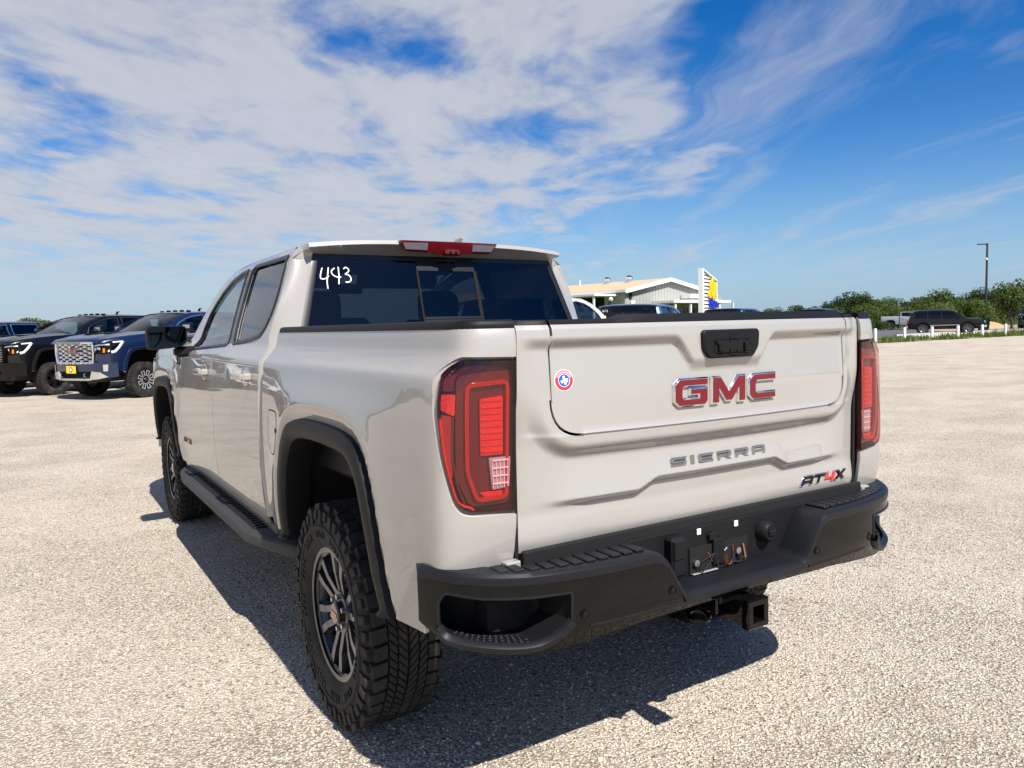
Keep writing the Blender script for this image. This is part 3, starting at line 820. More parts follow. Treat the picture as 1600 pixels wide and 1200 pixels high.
    B(s_, 'steering_wheel', M_BLACK)
    # ---- nose
    front_end(root, B, P, style, fine)
    # ---- cargo bed inside, wheels, frame
    if bed:
        b = MB(); b.box((0, .95, .90), (1.62, 1.62, .03), 0)
        for sx in (-1, 1): b.box((sx*.83, .95, 1.16), (.10, 1.60, .54), .02)
        b.box((0, 1.755, 1.15), (1.66, .03, .52), 0); B(b, 'bed_liner', M_BLACK)
        if not fine: simple_tail(root, B, P)
    u = MB()
    for sx in (-1, 1): u.box((sx*.42, 3.0, .56), (.10, 4.8, .14), .01)
    u.cyl((-.82, YA, HUBZ), (.82, YA, HUBZ), .055, 14); u.lathe([(-.17, .05), (-.12, .13), (0, .17), (.12, .13), (.17, .05)], (.0, YA, HUBZ), 0, 20)
    u.cyl((-.78, YFA, HUBZ), (.78, YFA, HUBZ), .045, 12); u.cyl((0, YA, HUBZ), (0, 3.4, .50), .045, 12)
    u.box((0, 3.4, .50), (.5, .9, .22), .05); u.box((0, 4.8, .55), (.9, 1.2, .36), .08)
    for sx in (-1, 1): u.cyl((sx*.50, YA-.08, HUBZ-.02), (sx*.44, YA-.20, .92), .028, 10)
    # spare wheel and exhaust under the bed
    u.lathe([(-.09, .20), (-.10, .30), (-.08, .375), (.08, .375), (.10, .30), (.09, .20)], (0, .42, .60), 2, 32)
    u.tube([(.34, 3.4, .46), (.36, 2.2, .46), (.34, 1.5, .5)], .035, 10); u.lathe([(-.28, .05), (-.26, .10), (.26, .10), (.28, .05)], (.36, 2.4, .47), 1, 18)
    B(u, 'chassis', M_UNDER)
    wl = [(-.86, YA, False), (.86, YA, True), (-.86, YFA, False), (.86, YFA, True)]
    for (x, y, rt) in wl:
        q = xs(np.array([[x, y, 0.]]))[0]
        wheel(root, rim, (q[0], q[1], .41), rt, .411, rim_mats, 0, fine)
    return root

def front_end(root, B, P, style, fine):
    gx = .60
    GB = [(-gx, .80), (gx, .80), (gx+.035, 1.0), (gx+.02, 1.215), (-gx-.02, 1.215), (-gx-.035, 1.0)]
    b = MB(); b.panel(S_front, offset_poly(np.array(GB), .01), (), .15, .1, .1, 0, 0, 0, (0, 1, 0), 0., -.07)
    gr = B(b, 'grille', M_GLOSSBLK)
    chrome = style == 'hd_chrome'
    gm = M_CHROME if style in ('hd_chrome', 'plain') else M_GLOSSBLK
    t = MB(); t.strip(S_front, resample(GB, .05), .030, .035, 0, (0, 1, 0), True, .022, -.05); B(t, 'grille_surround', gm, gr)
    if chrome:
        for r in range(9):
            z = .835+r*.044; n = 9
            for c in range(n):
                if (c+r) % 2: continue
                x = (c-(n-1)/2)*.125; X = S_front(np.array([x]), np.array([z]))[0]
                if abs(x) < .22 and .99 < z < 1.12: continue
                k = MB(); k.box(X+(0, -.02, 0), (.085, .035, .026), .006); B(k, 'grille_bar', M_CHROME, gr)
            X = [S_front(np.array([q]), np.array([z+.022]))[0] for q in np.linspace(-gx+.01, gx-.01, 12)]
            k = MB(); k.tube(np.array(X)+(0, -.035, 0), .008, 6); B(k, 'grille_bar', M_CHROME, gr)
    else:
        for z in (.86, .94, 1.02, 1.10, 1.17):
            X = np.array([S_front(np.array([q]), np.array([z]))[0] for q in np.linspace(-gx, gx, 12)])
            k = MB(); k.tube(X+(0, -.03, 0), .017, 6); B(k, 'grille_bar', M_GLOSSBLK, gr)
            if style == 'hd_black':
                for s in (-1, 1):
                    x0, x1 = sorted((s*.36, s*.58)); k = MB(); Y = S_front(np.array([s*.47]), np.array([z-.035]))[0]
                    Q = rounded([(-.11, -.022), (.11, -.022), (.11, .022), (-.11, .022)], .008, 2)
                    k.strip(lambda u, v, Y=Y: np.stack([Y[0]+u, Y[1]+0*u-.015-.09*s*u, Y[2]+v], -1), Q, .005, .006, 0, (0, 1, 0)); B(k, 'grille_outline', M_CHROME, gr)
    # maker's lettering in red and chrome
    letters = badge_gmc(lambda u, v: S_front(u, v), (0, 1.055), .40, .095, (0, 1, 0), -1, root, B, gr, True)
    for sx in (-1, 1):
        ol = [(.625, 1.0), (.80, .985), (.90, 1.01), (.955, 1.10), (.965, 1.225), (.86, 1.225), (.64, 1.215)]
        S2 = lambda u, v, sx=sx: S_front(sx*np.asarray(u), v)+np.stack([0*u, -.02+0*u, 0*u], -1)
        b = MB(); b.panel(S2, ol, (), .1, .06, .04, .05, 0, 0, (0, 1, 0), 0, -.04); hl = B(b, 'headlight', M_GLOSSBLK)
        c = MB(); c.strip(S2, catmull([(.655, 1.16), (.80, 1.18), (.915, 1.17), (.925, 1.10), (.875, 1.03)], 5), .018, .012, 0, (0, 1, 0), False); B(c, 'light_bar', M_LAMPCLR, hl)
        Sd = side(sx); c = MB(); c.panel(Sd, [(5.498, 1.0), (5.40, 1.02), (5.30, 1.13), (5.20, 1.262), (5.488, 1.240)], (), .1, .06, .04, .004, 0, 0, (sx, .3, 0), 0, .005); B(c, 'lamp_side', M_GLOSSBLK, hl)
        c = MB(); c.strip(Sd, resample([(5.235, 1.245), (5.325, 1.125), (5.41, 1.035), (5.48, 1.02)], .04, False), .030, .014, 0, (sx, .3, 0), False, .024); c.strip(Sd, resample([(5.25, 1.240), (5.44, 1.225)], .05, False), .016, .012, 0, (sx, .3, 0), False); B(c, 'daytime_lamp', M_LAMPCLR, hl)
        c = MB(); X = S2(np.array([.71]), np.array([1.10]))[0]; c.box(X+(0, -.02, 0), (.10, .04, .075), .015); B(c, 'projector_lamp', M_CHROME, hl)
        c = MB(); X = S2(np.array([.805]), np.array([1.055]))[0]; c.box(X+(0, -.015, 0), (.032, .04, .095), .006); B(c, 'turn_lamp', M_AMBER, hl)
        # painted cheek below the lamp
        c = MB(); c.panel(S2, [(.63, .80), (.975, .80), (.975, 1.10), (.90, 1.0), (.80, .975), (.64, .985)], (), .1, .06, .05, .03, 0, 0, (0, 1, 0), 0, -.03); B(c, 'front_cheek', P)
        c = MB()
        for zz, tt in ((1.285, 1.225),):
            pass
        us = np.linspace(.60, .985, 8); G = np.array([[S_front(np.array(sx*u), np.array(z))+np.array([0, -.015, 0]) for u in us] for z in (1.222, 1.245)])
        top = S_hood(np.sign(sx)*np.minimum(us/.94, 1), np.full(8, 5.60)); G = np.concatenate([G, top[None]], 0); c.grid(G, 0, sx < 0); B(c, 'hood_lip', P)
    # bumper
    ol = [(-.985, .50), (-.60, .43), (.60, .43), (.985, .50), (.985, .80), (-.985, .80)]
    b = MB(); b.panel(S_front, ol, [rounded([(-.50, .47), (.50, .47), (.58, .62), (-.58, .62)], .03)], .12, .08, .05, .10, 0, 0, (0, 1, 0), .06, .035); bp = B(b, 'front_bumper', P if style != 'hd_black' else M_GLOSSBLK)
    b = MB(); b.panel(S_front, [(-.60, .45), (.60, .45), (.62, .64), (-.62, .64)], (), .2, .2, .1, 0, 0, 0, (0, 1, 0), 0, -.02); B(b, 'air_intake', M_DARK, bp)
    if chrome:
        for sx in (-1, 1):
            S2 = lambda u, v, sx=sx: S_front(sx*np.asarray(u), v)
            b = MB(); b.panel(S2, [(.50, .44), (.72, .46), (.86, .50), (.74, .60), (.56, .62)], (), .1, .1, .05, .04, 0, 0, (0, 1, 0), 0, .055); B(b, 'skid_corner', M_SATIN, bp)
            b = MB(); b.panel(S2, [(.80, .62), (.86, .62), (.875, .76), (.80, .76)], (), .1, .1, .05, .03, 0, 0, (0, 1, 0), 0, .045); B(b, 'fog_lamp', M_SATIN, bp)
        b = MB(); b.panel(S_front, [(-.52, .43), (.52, .43), (.54, .47), (-.54, .47)], (), .1, .1, .05, .03, 0, 0, (0, 1, 0), 0, .05); B(b, 'skid_plate', M_SATIN, bp)
    for sx in (-1, 1):
        h = MB(); a = np.linspace(-.6*pi, .6*pi, 9); X = S_front(np.array([sx*.40]), np.array([.545]))[0]
        h.tube([(X[0], X[1]+.05+.035*cos(t), X[2]+.04*sin(t)) for t in a], .012, 7); B(h, 'tow_hook', M_RED4 if style == 'hd_black' else M_CHROME, bp)

def badge_gmc(S, c, width, height, out, flip, root, B, parent, thin=False):
    """three block letters, red faces in chrome rims"""
    G_ = [(1.55, 1), (1.55, .76), (.42, .76), (.33, .69), (.33, .31), (.42, .24), (1.18, .24), (1.18, .42), (.74, .42), (.74, .62), (1.55, .62), (1.55, .14), (1.42, 0), (.2, 0), (0, .18), (0, .82), (.2, 1)]
    C_ = [(1.5, 1), (1.5, .76), (.42, .76), (.33, .69), (.33, .31), (.42, .24), (1.5, .24), (1.5, 0), (.2, 0), (0, .18), (0, .82), (.2, 1)]
    M_ = [(0, 0), (0, 1), (.40, 1), (.86, .42), (1.32, 1), (1.72, 1), (1.72, 0), (1.40, 0), (1.40, .58), (1.0, .06), (.72, .06), (.32, .58), (.32, 0)]
    tot = 1.55+.27+1.72+.27+1.5; k = width/tot; x = -width/2
    for L, w in ((G_, 1.55), (M_, 1.72), (C_, 1.5)):
        q = np.array(L)*[k, height]; q[:, 0] -= w*k/2; q[:, 1] -= height/2
        uc = (x+w*k/2); x += (w+.27)*k
        if flip < 0: uc = -uc
        u0, v0 = c[0]+uc, c[1]
        e = 1e-3; X0 = S(np.array([u0]), np.array([v0]))[0]
        U = nrm(S(np.array([u0+e]), np.array([v0]))[0]-S(np.array([u0-e]), np.array([v0]))[0]); V = nrm(S(np.array([u0]), np.array([v0+e]))[0]-S(np.array([u0]), np.array([v0-e]))[0])
        N = nrm(np.cross(U, V)); N = N*np.sign(N@np.array(out))
        if flip < 0: U = -U
        b = MB(); ch = height*.052
        b.prism(offset_poly(q, ch), X0, U, V, N, height*.135, height*.05, 0); r = B(b, 'badge_letter', M_CHROME, parent)
        b = MB(); b.prism(offset_poly(q, -height*.012), X0, U, V, N, height*.148, 0, 0, height*.12); B(b, 'letter_face', M_RED, r)
    return None

def simple_tail(root, B, P):
    St = sheet_xz(lambda x, z: -.03*(1-(x/.77)**2)+yprof(z))
    b = MB(); b.panel(St, [(-.765, .82), (.765, .82), (.757, 1.45), (-.757, 1.45)], (), .15, .1, .1, .03, 0, 0, (0, -1, 0)); g = B(b, 'tailgate', P)
    c = MB(); c.box((0, .02, 1.458), (1.5, .07, .025), .008); B(c, 'tailgate_cap', M_BLACK, g)
    c = MB(); c.box((0, -.045, 1.38), (.26, .03, .075), .01); B(c, 'tailgate_handle', M_BLACK, g)
    b = MB(); b.box((0, -.04, .70), (1.90, .22, .20), .04); B(b, 'rear_bumper', M_CHROME)
    for sx in (-1, 1):
        C = corner(sx); b = MB(); b.panel(C, LIGHT, (), .05, .1, .05, .02, 0, 0, np.array([sx, -.5, .05]), None, .006); B(b, 'tail_light', M_LRED)
        b = MB(); b.box((sx*.86, .90, 1.465), (.10, 1.72, .03), .01); B(b, 'bed_rail_cap', M_BLACK)
    b = MB(); b.box((0, 1.865, 1.868), (.54, .02, .035), .008); B(b, 'high_brake_light', M_LREDD)
LIGHT = rounded([(.004, 1.364), (.205, 1.368), (.237, 1.345), (.237, 1.24), (.221, 1.139), (.203, 1.068), (.183, 1.003), (.164, .976), (.140, .966), (.004, .955)], [0, .012, .015, .02, .03, .03, .02, .012, .02, 0], 4)
NOTCH = [tuple(p) for p in rounded([(.004, 1.373), (.215, 1.377), (.264, 1.345), (.258, 1.24), (.236, 1.139), (.214, 1.050), (.194, .986), (.170, .958), (.142, .951), (.004, .944)], [0, .015, .02, .02, .03, .03, .02, .012, .02, 0], 4)[1:-1]]
# ------------------------------------------------------------------ the sand coloured truck in front
def inner_sd(x, z, half=.652, bot=1.147, r=.085):
    """signed distance to the drop-down inner gate (rounded at its lower corners)"""
    qx = np.abs(x)-half+r; qz = bot+r-z
    return np.hypot(np.maximum(qx, 0), np.maximum(qz, 0))+np.minimum(np.maximum(qx, qz), 0)-r
def tail_y(x, z):
    x = np.asarray(x, float); z = np.asarray(z, float); a = np.abs(x)
    y = -np.interp(z, [.80, .82, 1.0, 1.25, 1.45], [.02, .022, .035, .058, .060])*(1-np.clip(a/.77, 0, 1)**2)+np.interp(z, [.80, .84, .90, 1.42, 1.445, 1.462], [.020, .008, 0, 0, .003, .016])
    wt = np.interp(z, [1.33, 1.42], [.150, .215])
    tab = sstep(wt+.020, wt-.004, a)*sstep(1.30, 1.345, z)
    sc = .024*sstep(1.422, 1.384, z)*np.interp(z, [1.147, 1.384], [.22, 1])*(1-tab)*sstep(.752, .690, a)
    d = inner_sd(x, z)
    amp = .009+.022*sstep(1.28, 1.10, z)
    d2 = amp*sstep(.027, .080, d)
    out_fade = np.where(d > 0, sstep(.10, .0, d)*1.0, 1.0)
    sc = np.where((z < 1.147), 0, sc*np.where(d > 0, .75, 1.0))
    zc = np.interp(a, [.270, .340], [.990, .958]); ac = sstep(.748, .50, a)
    up = np.clip((1.075-z)/(1.075-zc), 0, 1)**1.3
    bul = .020*ac*up
    step = sstep(zc+.001, zc-.026, z)*ac
    low = -.014*sstep(.93, .845, z)
    y = y+sc+d2-bul*(1-step)+.006*step+low*(d > .0)
    return y
S_tail = sheet_xz(tail_y)
INNER = np.array([(-.652, 1.456)]+[tuple(p) for p in rounded([(-.652, 1.456), (-.652, 1.147), (.652, 1.147), (.652, 1.456)], [0, .10, .10, 0], 8)[1:-1]]+[(.652, 1.456)])
BPL = np.array([(0, -.135), (.40, -.134), (.58, -.128), (.70, -.112), (.80, -.085), (.885, -.040), (.95, .020), (.99, .085), (1.012, .15), (1.018, .20)])
_bp = catmull(BPL, 8); _bs = np.concatenate([[0], np.cumsum(np.linalg.norm(np.diff(_bp, axis=0), axis=1))]); SEND = 1.13
def bump_xy(s):
    a = np.abs(s); return np.sign(s)*np.interp(a, _bs, _bp[:, 0]), np.interp(a, _bs, _bp[:, 1])
def S_bump(s, z):
    s = np.asarray(s, float); z = np.asarray(z, float); x, y = bump_xy(s)
    t = .030*sstep(.66, .57, z)
    return np.stack([x-np.sign(s)*t*sstep(.75, 1.05, np.abs(s)), y+t*sstep(1.15, .6, np.abs(s))*.8-.004*np.sin((z-.6)*16), z], -1)
def bump_top(s):
    a = np.abs(s); return np.interp(a, [.275, .36, .39, .80, 1.0, 1.10, 1.13], [.640, .782, .792, .795, .800, .808, .79])

def hero():
    root = pickup('pickup_truck', 'sand coloured crew cab pickup parked with its tailgate towards us, 443 on its rear window', 'pickup truck', M_PAINT, 'hero', [M_RIM, M_RIMGUN, M_RIMBLK], 'plain', fine=True, tow_mirror=False)
    B = lambda mb, nm, mats, parent=root, smooth=38: mb.build(nm, mats, parent, smooth)
    OUT = (0, -1, 0)
    # ---------------- tailgate: outer frame and drop-down inner gate
    fine_v = np.concatenate([np.arange(.826, .92, .008), np.arange(.92, 1.005, .0035), np.arange(1.005, 1.05, .008), np.arange(1.05, 1.15, .005), np.arange(1.15, 1.37, .012), np.arange(1.37, 1.456, .004)])
    U = [(-.766, .822), (.766, .822), (.754, 1.456), (.660, 1.456)]+[tuple(p) for p in offset_poly(INNER, .008)[1:-1]][::-1]+[(-.660, 1.456), (-.754, 1.456)]
    xs_ = np.concatenate([np.arange(-.765, -.60, .008), np.arange(-.60, .60, .012), np.arange(.60, .766, .008)])
    b = MB(); b.panel(S_tail, U, (), xs_, fine_v, .010, .018, 0, 0, OUT); tg = B(b, 'tailgate', M_PAINT, smooth=50)
    fine_i = np.concatenate([np.arange(1.155, 1.30, .012), np.arange(1.30, 1.37, .006), np.arange(1.37, 1.456, .0035)])
    b = MB(); b.panel(S_tail, INNER, (), np.concatenate([np.arange(-.645, .65, .009)]), fine_i, .010, .018, 0, 0, OUT); ig = B(b, 'inner_gate', M_PAINT, tg, 50)
    b = MB(); b.box((0, .095, 1.13), (1.50, .05, .60), .01); B(b, 'gate_core', M_DARK, tg)
    # black cap along the top edge, with its raised middle
    for (x0, x1, nm) in ((-.754, -.660, 'edge_cap'), (-.652, .652, 'top_cap'), (.660, .754, 'edge_cap')):
        xx = np.linspace(x0, x1, 40 if x1-x0 > .3 else 6); y0 = tail_y(xx, 1.452+0*xx)
        zt = 1.4705+(.012*sstep(-.395, -.35, xx)*sstep(.66, .62, xx) if nm == 'top_cap' else 0)
        R = [np.stack([xx, y0+.006, 1.455+0*xx], 1), np.stack([xx, y0+.007, 1.462+0*xx], 1), np.stack([xx, y0+.016, zt+0*xx], 1), np.stack([xx, y0*.2+.080, zt+0*xx], 1), np.stack([xx, y0*.2+.085, 1.44+0*xx], 1)]
        b = MB(); b.grid(np.stack(R, 0), 0, False); b.add(np.stack([r[0] for r in R]), [tuple(range(5))]); b.add(np.stack([r[-1] for r in R]), [tuple(range(5))[::-1]])
        B(b, nm, M_BLACK, tg)
    # handle with its two latch buttons and key marks
    hy = tail_y(np.array([0.]), np.array([1.385]))[0]
    F0 = (0, hy, 1.384)
    hp = rounded([(-.128, .037), (-.118, .045), (.118, .045), (.128, .037), (.125, -.012), (.100, -.044), (-.100, -.044), (-.125, -.012)], .012, 3)
    b = MB(); b.prism(hp, F0, (1, 0, 0), (0, 0, 1), (0, -1, 0), .012, .005, 0, -.02); h = B(b, 'tailgate_handle', M_BLACK, tg)
    b = MB(); b.prism(rounded([(-.085, .014), (.085, .014), (.085, -.030), (-.085, -.030)], .01, 3), F0, (1, 0, 0), (0, 0, 1), (0, -1, 0), .0155, .003, 0, .008); B(b, 'handle_grip', M_GLOSSBLK, h)
    for x0 in (-.058, .058):
        b = MB(); b.box((x0, hy-.018, 1.374), (.020, .012, .032), .004); b.box((x0+(.012 if x0 > 0 else -.012), hy-.018, 1.388), (.014, .010, .014), .003); B(b, 'latch_button', M_BLACK, h)
    for zz in (1.397, 1.359):
        b = MB(); b.tube([(x, hy-.017, zz+z) for x, z in ((-.016, -.006), (.016, -.006), (.016, .006), (-.016, .006), (-.016, -.006))], .0016, 5); B(b, 'button_outline', M_STEP, h)
    # badges
    badge_gmc(S_tail, (0, 1.2395), .452, .080, OUT, 1, None, lambda mb, nm, mats, parent: mb.build(nm, mats, parent), ig)
    def frame(u0, v0):
        e = 2e-3; X = S_tail(np.array([u0]), np.array([v0]))[0]
        Ux = nrm(S_tail(np.array([u0+e]), np.array([v0]))[0]-S_tail(np.array([u0-e]), np.array([v0]))[0])
        Vx = nrm(S_tail(np.array([u0]), np.array([v0+e]))[0]-S_tail(np.array([u0]), np.array([v0-e]))[0]); N = nrm(np.cross(Ux, Vx))
        N = N*np.sign(-N[1]); return X, Ux, Vx, N
    SL = {'S': (1.5, [[(1.5, 1), (.15, 1), (0, .85), (0, .5), (.1, .38), (1.2, .38), (1.2, .26), (0, .26), (0, 0), (1.35, 0), (1.5, .15), (1.5, .5), (1.4, .62), (.3, .62), (.3, .74), (1.5, .74)]]),
          'I': (.36, [[(0, 0), (.36, 0), (.36, 1), (0, 1)]]),
          'E': (1.5, [[(1.5, 1), (.15, 1), (0, .85), (0, .15), (.15, 0), (1.5, 0), (1.5, .26), (.3, .26), (.3, .38), (1.4, .38), (1.4, .62), (.3, .62), (.3, .74), (1.5, .74)]]),
          'R': (1.5, [[(0, 1), (1.35, 1), (1.5, .85), (1.5, .45), (1.35, .32), (.3, .32), (.3, .58), (1.2, .58), (1.2, .74), (0, .74)], [(0, 0), (0, .58), (.3, .58), (.3, 0)], [(.78, .32), (1.15, .32), (1.5, 0), (1.08, 0)]]),
          'A': (1.5, [[(0, 0), (0, .82), (.18, 1), (1.35, 1), (1.5, .85), (1.5, 0), (1.2, 0), (1.2, .74), (.3, .74), (.3, 0)], [(.36, .26), (1.14, .26), (1.14, .5), (.36, .5)]]),
          'T': (1.4, [[(0, 1), (1.4, 1), (1.4, .72), (.85, .72), (.85, 0), (.55, 0), (.55, .72), (0, .72)]]),
          '4': (1.3, [[(0, 1), (.32, 1), (.32, .52), (.92, .52), (.92, 1), (1.24, 1), (1.24, 0), (.92, 0), (.92, .25), (0, .25)]]),
          'X': (1.5, [[(0, 0), (.5, .5), (0, 1), (.42, 1), (.75, .68), (1.1, 1), (1.5, 1), (1.0, .5), (1.5, 0), (1.08, 0), (.75, .32), (.4, 0)]])}
    def word(txt, c, width, height, mats, name, shear=0., h=.005, gap=.42, parent=tg, fr=frame):
        tot = sum(SL[t][0] for t in txt)+gap*(len(txt)-1); k = width/tot; x = -width/2
        for ch, m in zip(txt, mats):
            w, polys = SL[ch]
            X, Ux, Vx, N = fr(c[0]+x+w*k/2, c[1]); b = MB()
            for q in polys:
                q = np.array(q, float)*[k, height]; q[:, 1] -= height/2; q[:, 0] += -w*k/2+shear*q[:, 1]
                b.prism(q, X, Ux, Vx, N, h, min(.0015, height*.05))
            B(b, name, m, parent); x += (w+gap)*k
    def frame_lvl(u0, v0):
        X, Ux, Vx, N = frame(u0, v0); Vz = nrm(np.array([0, .05, 1.])); return X, Ux, Vz, nrm(np.cross(Ux, Vz))*1.0
    word('SIERRA', (0, 1.022), .432, .028, [M_DKCHROME]*6, 'nameplate_letter', fr=frame_lvl)
    word('AT4X', (.575, .8725), .255, .031, [M_GLOSSBLK, M_GLOSSBLK, M_RED4, M_GLOSSBLK], 'trim_badge_letter', .55, .006, .12)
    word('AT4X', (.575, .8725), .262, .037, [M_CHROME]*4, 'trim_badge_rim', .55, .0035, .06)
    # round sticker
    X, Ux, Vx, N = frame(-.608, 1.300)
    circ = lambda r, n=36: np.array([(r*cos(2*pi*i/n), r*sin(2*pi*i/n)) for i in range(n)])
    b = MB(); b.prism(circ(.0305), X, Ux, Vx, N, .0008, 0, 0, -.001); st = B(b, 'round_sticker', M_WHITE, ig, 0)
    b = MB(); b.prism(circ(.0285), X, Ux, Vx, N, .0013, 0, 0, .0007); B(b, 'sticker_ring', mat('sticker_red', (.55, .03, .04), .5), st, 0)
    b = MB(); b.prism(circ(.0188), X, Ux, Vx, N, .0016, 0, 0, .0012); B(b, 'sticker_rim', M_WHITE, st, 0)
    b = MB(); b.prism(circ(.0172), X, Ux, Vx, N, .0020, 0, 0, .0015); B(b, 'sticker_disc', mat('sticker_blue', (.02, .10, .42), .5), st, 0)
    tx = np.array([(-.35, 1.0), (.15, 1.0), (.15, .45), (.55, .40), (.95, .40), (.95, -.05), (1.02, -.28), (.55, -.60), (.38, -1.05), (.12, -.98), (-.15, -.55), (-.32, -.45), (-.52, -.68), (-.75, -.55), (-1.0, -.05), (-.35, -.05)])*.0125
    b = MB(); b.prism(tx, X, Ux, Vx, N, .0024, 0, 0, .0019); B(b, 'state_outline', M_WHITE, st, 0)
    b = MB()
    for i in range(13):
        a = radians(155-130*i/12); p = np.array([cos(a), sin(a)])*.0236; t = np.array([sin(a), -cos(a)]); n = np.array([cos(a), sin(a)])
        w_, h_ = (.0017, .0027)
        b.prism(np.array([p-t*w_-n*h_, p+t*w_-n*h_, p+t*w_+n*h_, p-t*w_+n*h_]), X, Ux, Vx, N, .0017, 0, 0, .0012)
    B(b, 'sticker_print', mat('sticker_pink', (.8, .45, .45), .5), st, 0)
    # ---------------- tail lights
    for sx in (-1, 1):
        C = corner(sx); out = np.array([sx, -.6, .05])
        Ls = LIGHT
        b = MB(); b.panel(C, Ls, (), .02, .03, .012, .03, 0, 0, out, 0, -.020); qa, qn = MB._surf(C, np.array(Ls), out); b.rings([qa+qn*.0025, qa-qn*.022], 0); tl = B(b, 'tail_light', mat('lamp_housing', (.030, .003, .004), .3, spec=.3))
        NT_ = np.array([(.004, 1.373)]+NOTCH+[(.004, .944)])
        # painted bezel that slopes from the bodywork in to the lamp
        ia = np.linspace(0, 1, 90)
        def rs(L):
            d_ = np.concatenate([[0], np.cumsum(np.linalg.norm(np.diff(L, axis=0), axis=1))]); d_ /= d_[-1]
            return np.stack([np.interp(ia, d_, L[:, k]) for k in (0, 1)], 1)
        A_ = rs(NT_); I_ = rs(np.array([tuple(p) for p in Ls]))
        pa, na = MB._surf(C, A_, out); pi_, ni = MB._surf(C, I_, out)
        b = MB(); b.rings([pa+na*.0, pa-na*.005, pi_-ni*.016, pi_-ni*.03], 0, False); B(b, 'lamp_bezel', M_PAINT, tl)
        def el(nm, poly, lift, m, r=.008, ret=.010):
            e = MB(); e.panel(C, rounded(poly, r, 3), (), .02, .03, .012, ret, 0, 0, out, 0, lift); return B(e, nm, m, tl)
        def line(nm, pts, w, h, lift, m, closed=False):
            Cl = lambda u, v: MB._surf(C, np.stack([u, v], 1), out)[0]+MB._surf(C, np.stack([u, v], 1), out)[1]*lift
            e = MB(); e.strip(Cl, resample(pts, .012, closed), w, h, 0, out, closed); return B(e, nm, m, tl)
        frame_pl = rounded([(.025, 1.308), (.152, 1.300), (.147, 1.07), (.118, .992), (.030, .996)], .018, 4)
        el('brake_well', [(.016, 1.338), (.186, 1.332), (.180, 1.06), (.138, .976), (.016, .976)], -.014, M_LREDD, .02)
        line('light_guide', frame_pl, .007, .009, -.012, mat('lamp_mid_red', (.30, .006, .006), .25, coat=1), True)
        el('brake_reflector', [(.040, 1.270), (.112, 1.264), (.108, 1.112), (.040, 1.112)], -.006, M_LRED, .006)
        for i in range(9): line('reflector_rib', [(.043, 1.122+i*.017), (.107, 1.122+i*.017)], .0030, .0025, -.006, M_LRED)
        el('lower_reflector', [(.040, 1.014), (.110, 1.014), (.096, 1.0), (.044, 1.0)], -.008, M_LRED, .004)
        el('reverse_lamp', [(.018, 1.105), (.084, 1.105), (.074, 1.018), (.022, 1.022)], -.003, M_LGREY, .004)
        for i in range(4): line('reverse_rib', [(.026, 1.034+i*.021), (.074, 1.034+i*.021)], .002, .003, -.002, M_LAMPCLR)
        for i in range(5): line('reverse_rib', [(.028+i*.011, 1.024), (.028+i*.012, 1.100)], .0012, .003, -.002, M_LAMPCLR)
        sd = mat('lamp_side_red', (.26, .012, .010), .3, coat=1)
        el('side_lamp', [(.192, 1.338), (.228, 1.334), (.230, 1.288), (.192, 1.288)], -.010, M_LREDD, .006)
        el('side_lamp', [(.186, 1.280), (.233, 1.280), (.233, 1.238), (.186, 1.222)], -.008, M_LRED, .006)
        el('side_bar', [(.196, 1.222), (.232, 1.226), (.219, 1.13), (.198, 1.055), (.190, 1.06)], -.010, sd, .006)
        line('side_guide', catmull([(.2325, 1.215), (.217, 1.13), (.200, 1.065), (.180, 1.004), (.162, .984), (.138, .975), (.130, .968)], 5), .0035, .006, -.008, M_LRED)
        line('side_guide', catmull([(.190, 1.222), (.190, 1.12), (.176, 1.04), (.156, .990)], 5), .003, .005, -.010, M_LREDD)
        b = MB(); b.panel(C, Ls, (), .02, .03, .012, 0, 0, 0, out, 0, .003); B(b, 'lamp_lens', glass_mat('lamp_lens_tint', (.93, .64, .64)), tl)
        # dark strip behind the gap between lamp and gate
        b = MB(); b.box((sx*.762, .05, 1.10), (.012, .06, .70), 0); B(b, 'gate_gap_backing', M_DARK)
        # bed rail cap, carried round the corner to the gate
        sq = np.concatenate([np.linspace(.003, SCL, 26), np.linspace(SCL+.1, 1.74+SOFF, 12)]); O_ = C(sq, 1.450+0*sq)
        k = sstep(.02, .34, sq); D_ = np.stack([-sx*.118*k, .085*(1-k)+.03*k*(1-k), 0*k], 1)
        row = lambda q, z: np.stack([O_[:, 0]+D_[:, 0]*q, O_[:, 1]+D_[:, 1]*q, z+0*sq], 1)
        R = [row(.0, 1.448), row(-.02, 1.458), row(.03, 1.469), row(.12, 1.474), row(.97, 1.474), row(1.0, 1.43)]
        b = MB(); b.grid(np.stack(R), 0, sx < 0); b.add(np.stack([r[0] for r in R]), [tuple(range(6))]); b.add(np.stack([r[-1] for r in R]), [tuple(range(6))]); B(b, 'bed_rail_cap', M_BLACK)
        b = MB(); b.box((sx*.792, .002, .806), (.046, .03, .020), .003); B(b, 'corner_bracket', M_PAINT)
    # fuel filler door with its press mark
    S = side(-1); fo = rounded([(1.655, 1.118), (1.505, 1.118), (1.488, 1.05), (1.495, .975), (1.53, .935), (1.60, .928), (1.655, .965)], [.03, .03, .02, .03, .03, .03, .05], 4)
    b = MB(); b.strip(S, resample(fo, .015), .0028, .0012, 0, (-1, 0, 0), True); fd = B(b, 'fuel_door_seam', M_DARK)
    b = MB(); b.panel(S, offset_poly(fo, -.003), (), .03, .03, .015, .001, 0, 0, (-1, 0, 0), 0, .0012); fd2 = B(b, 'fuel_door', M_PAINT)
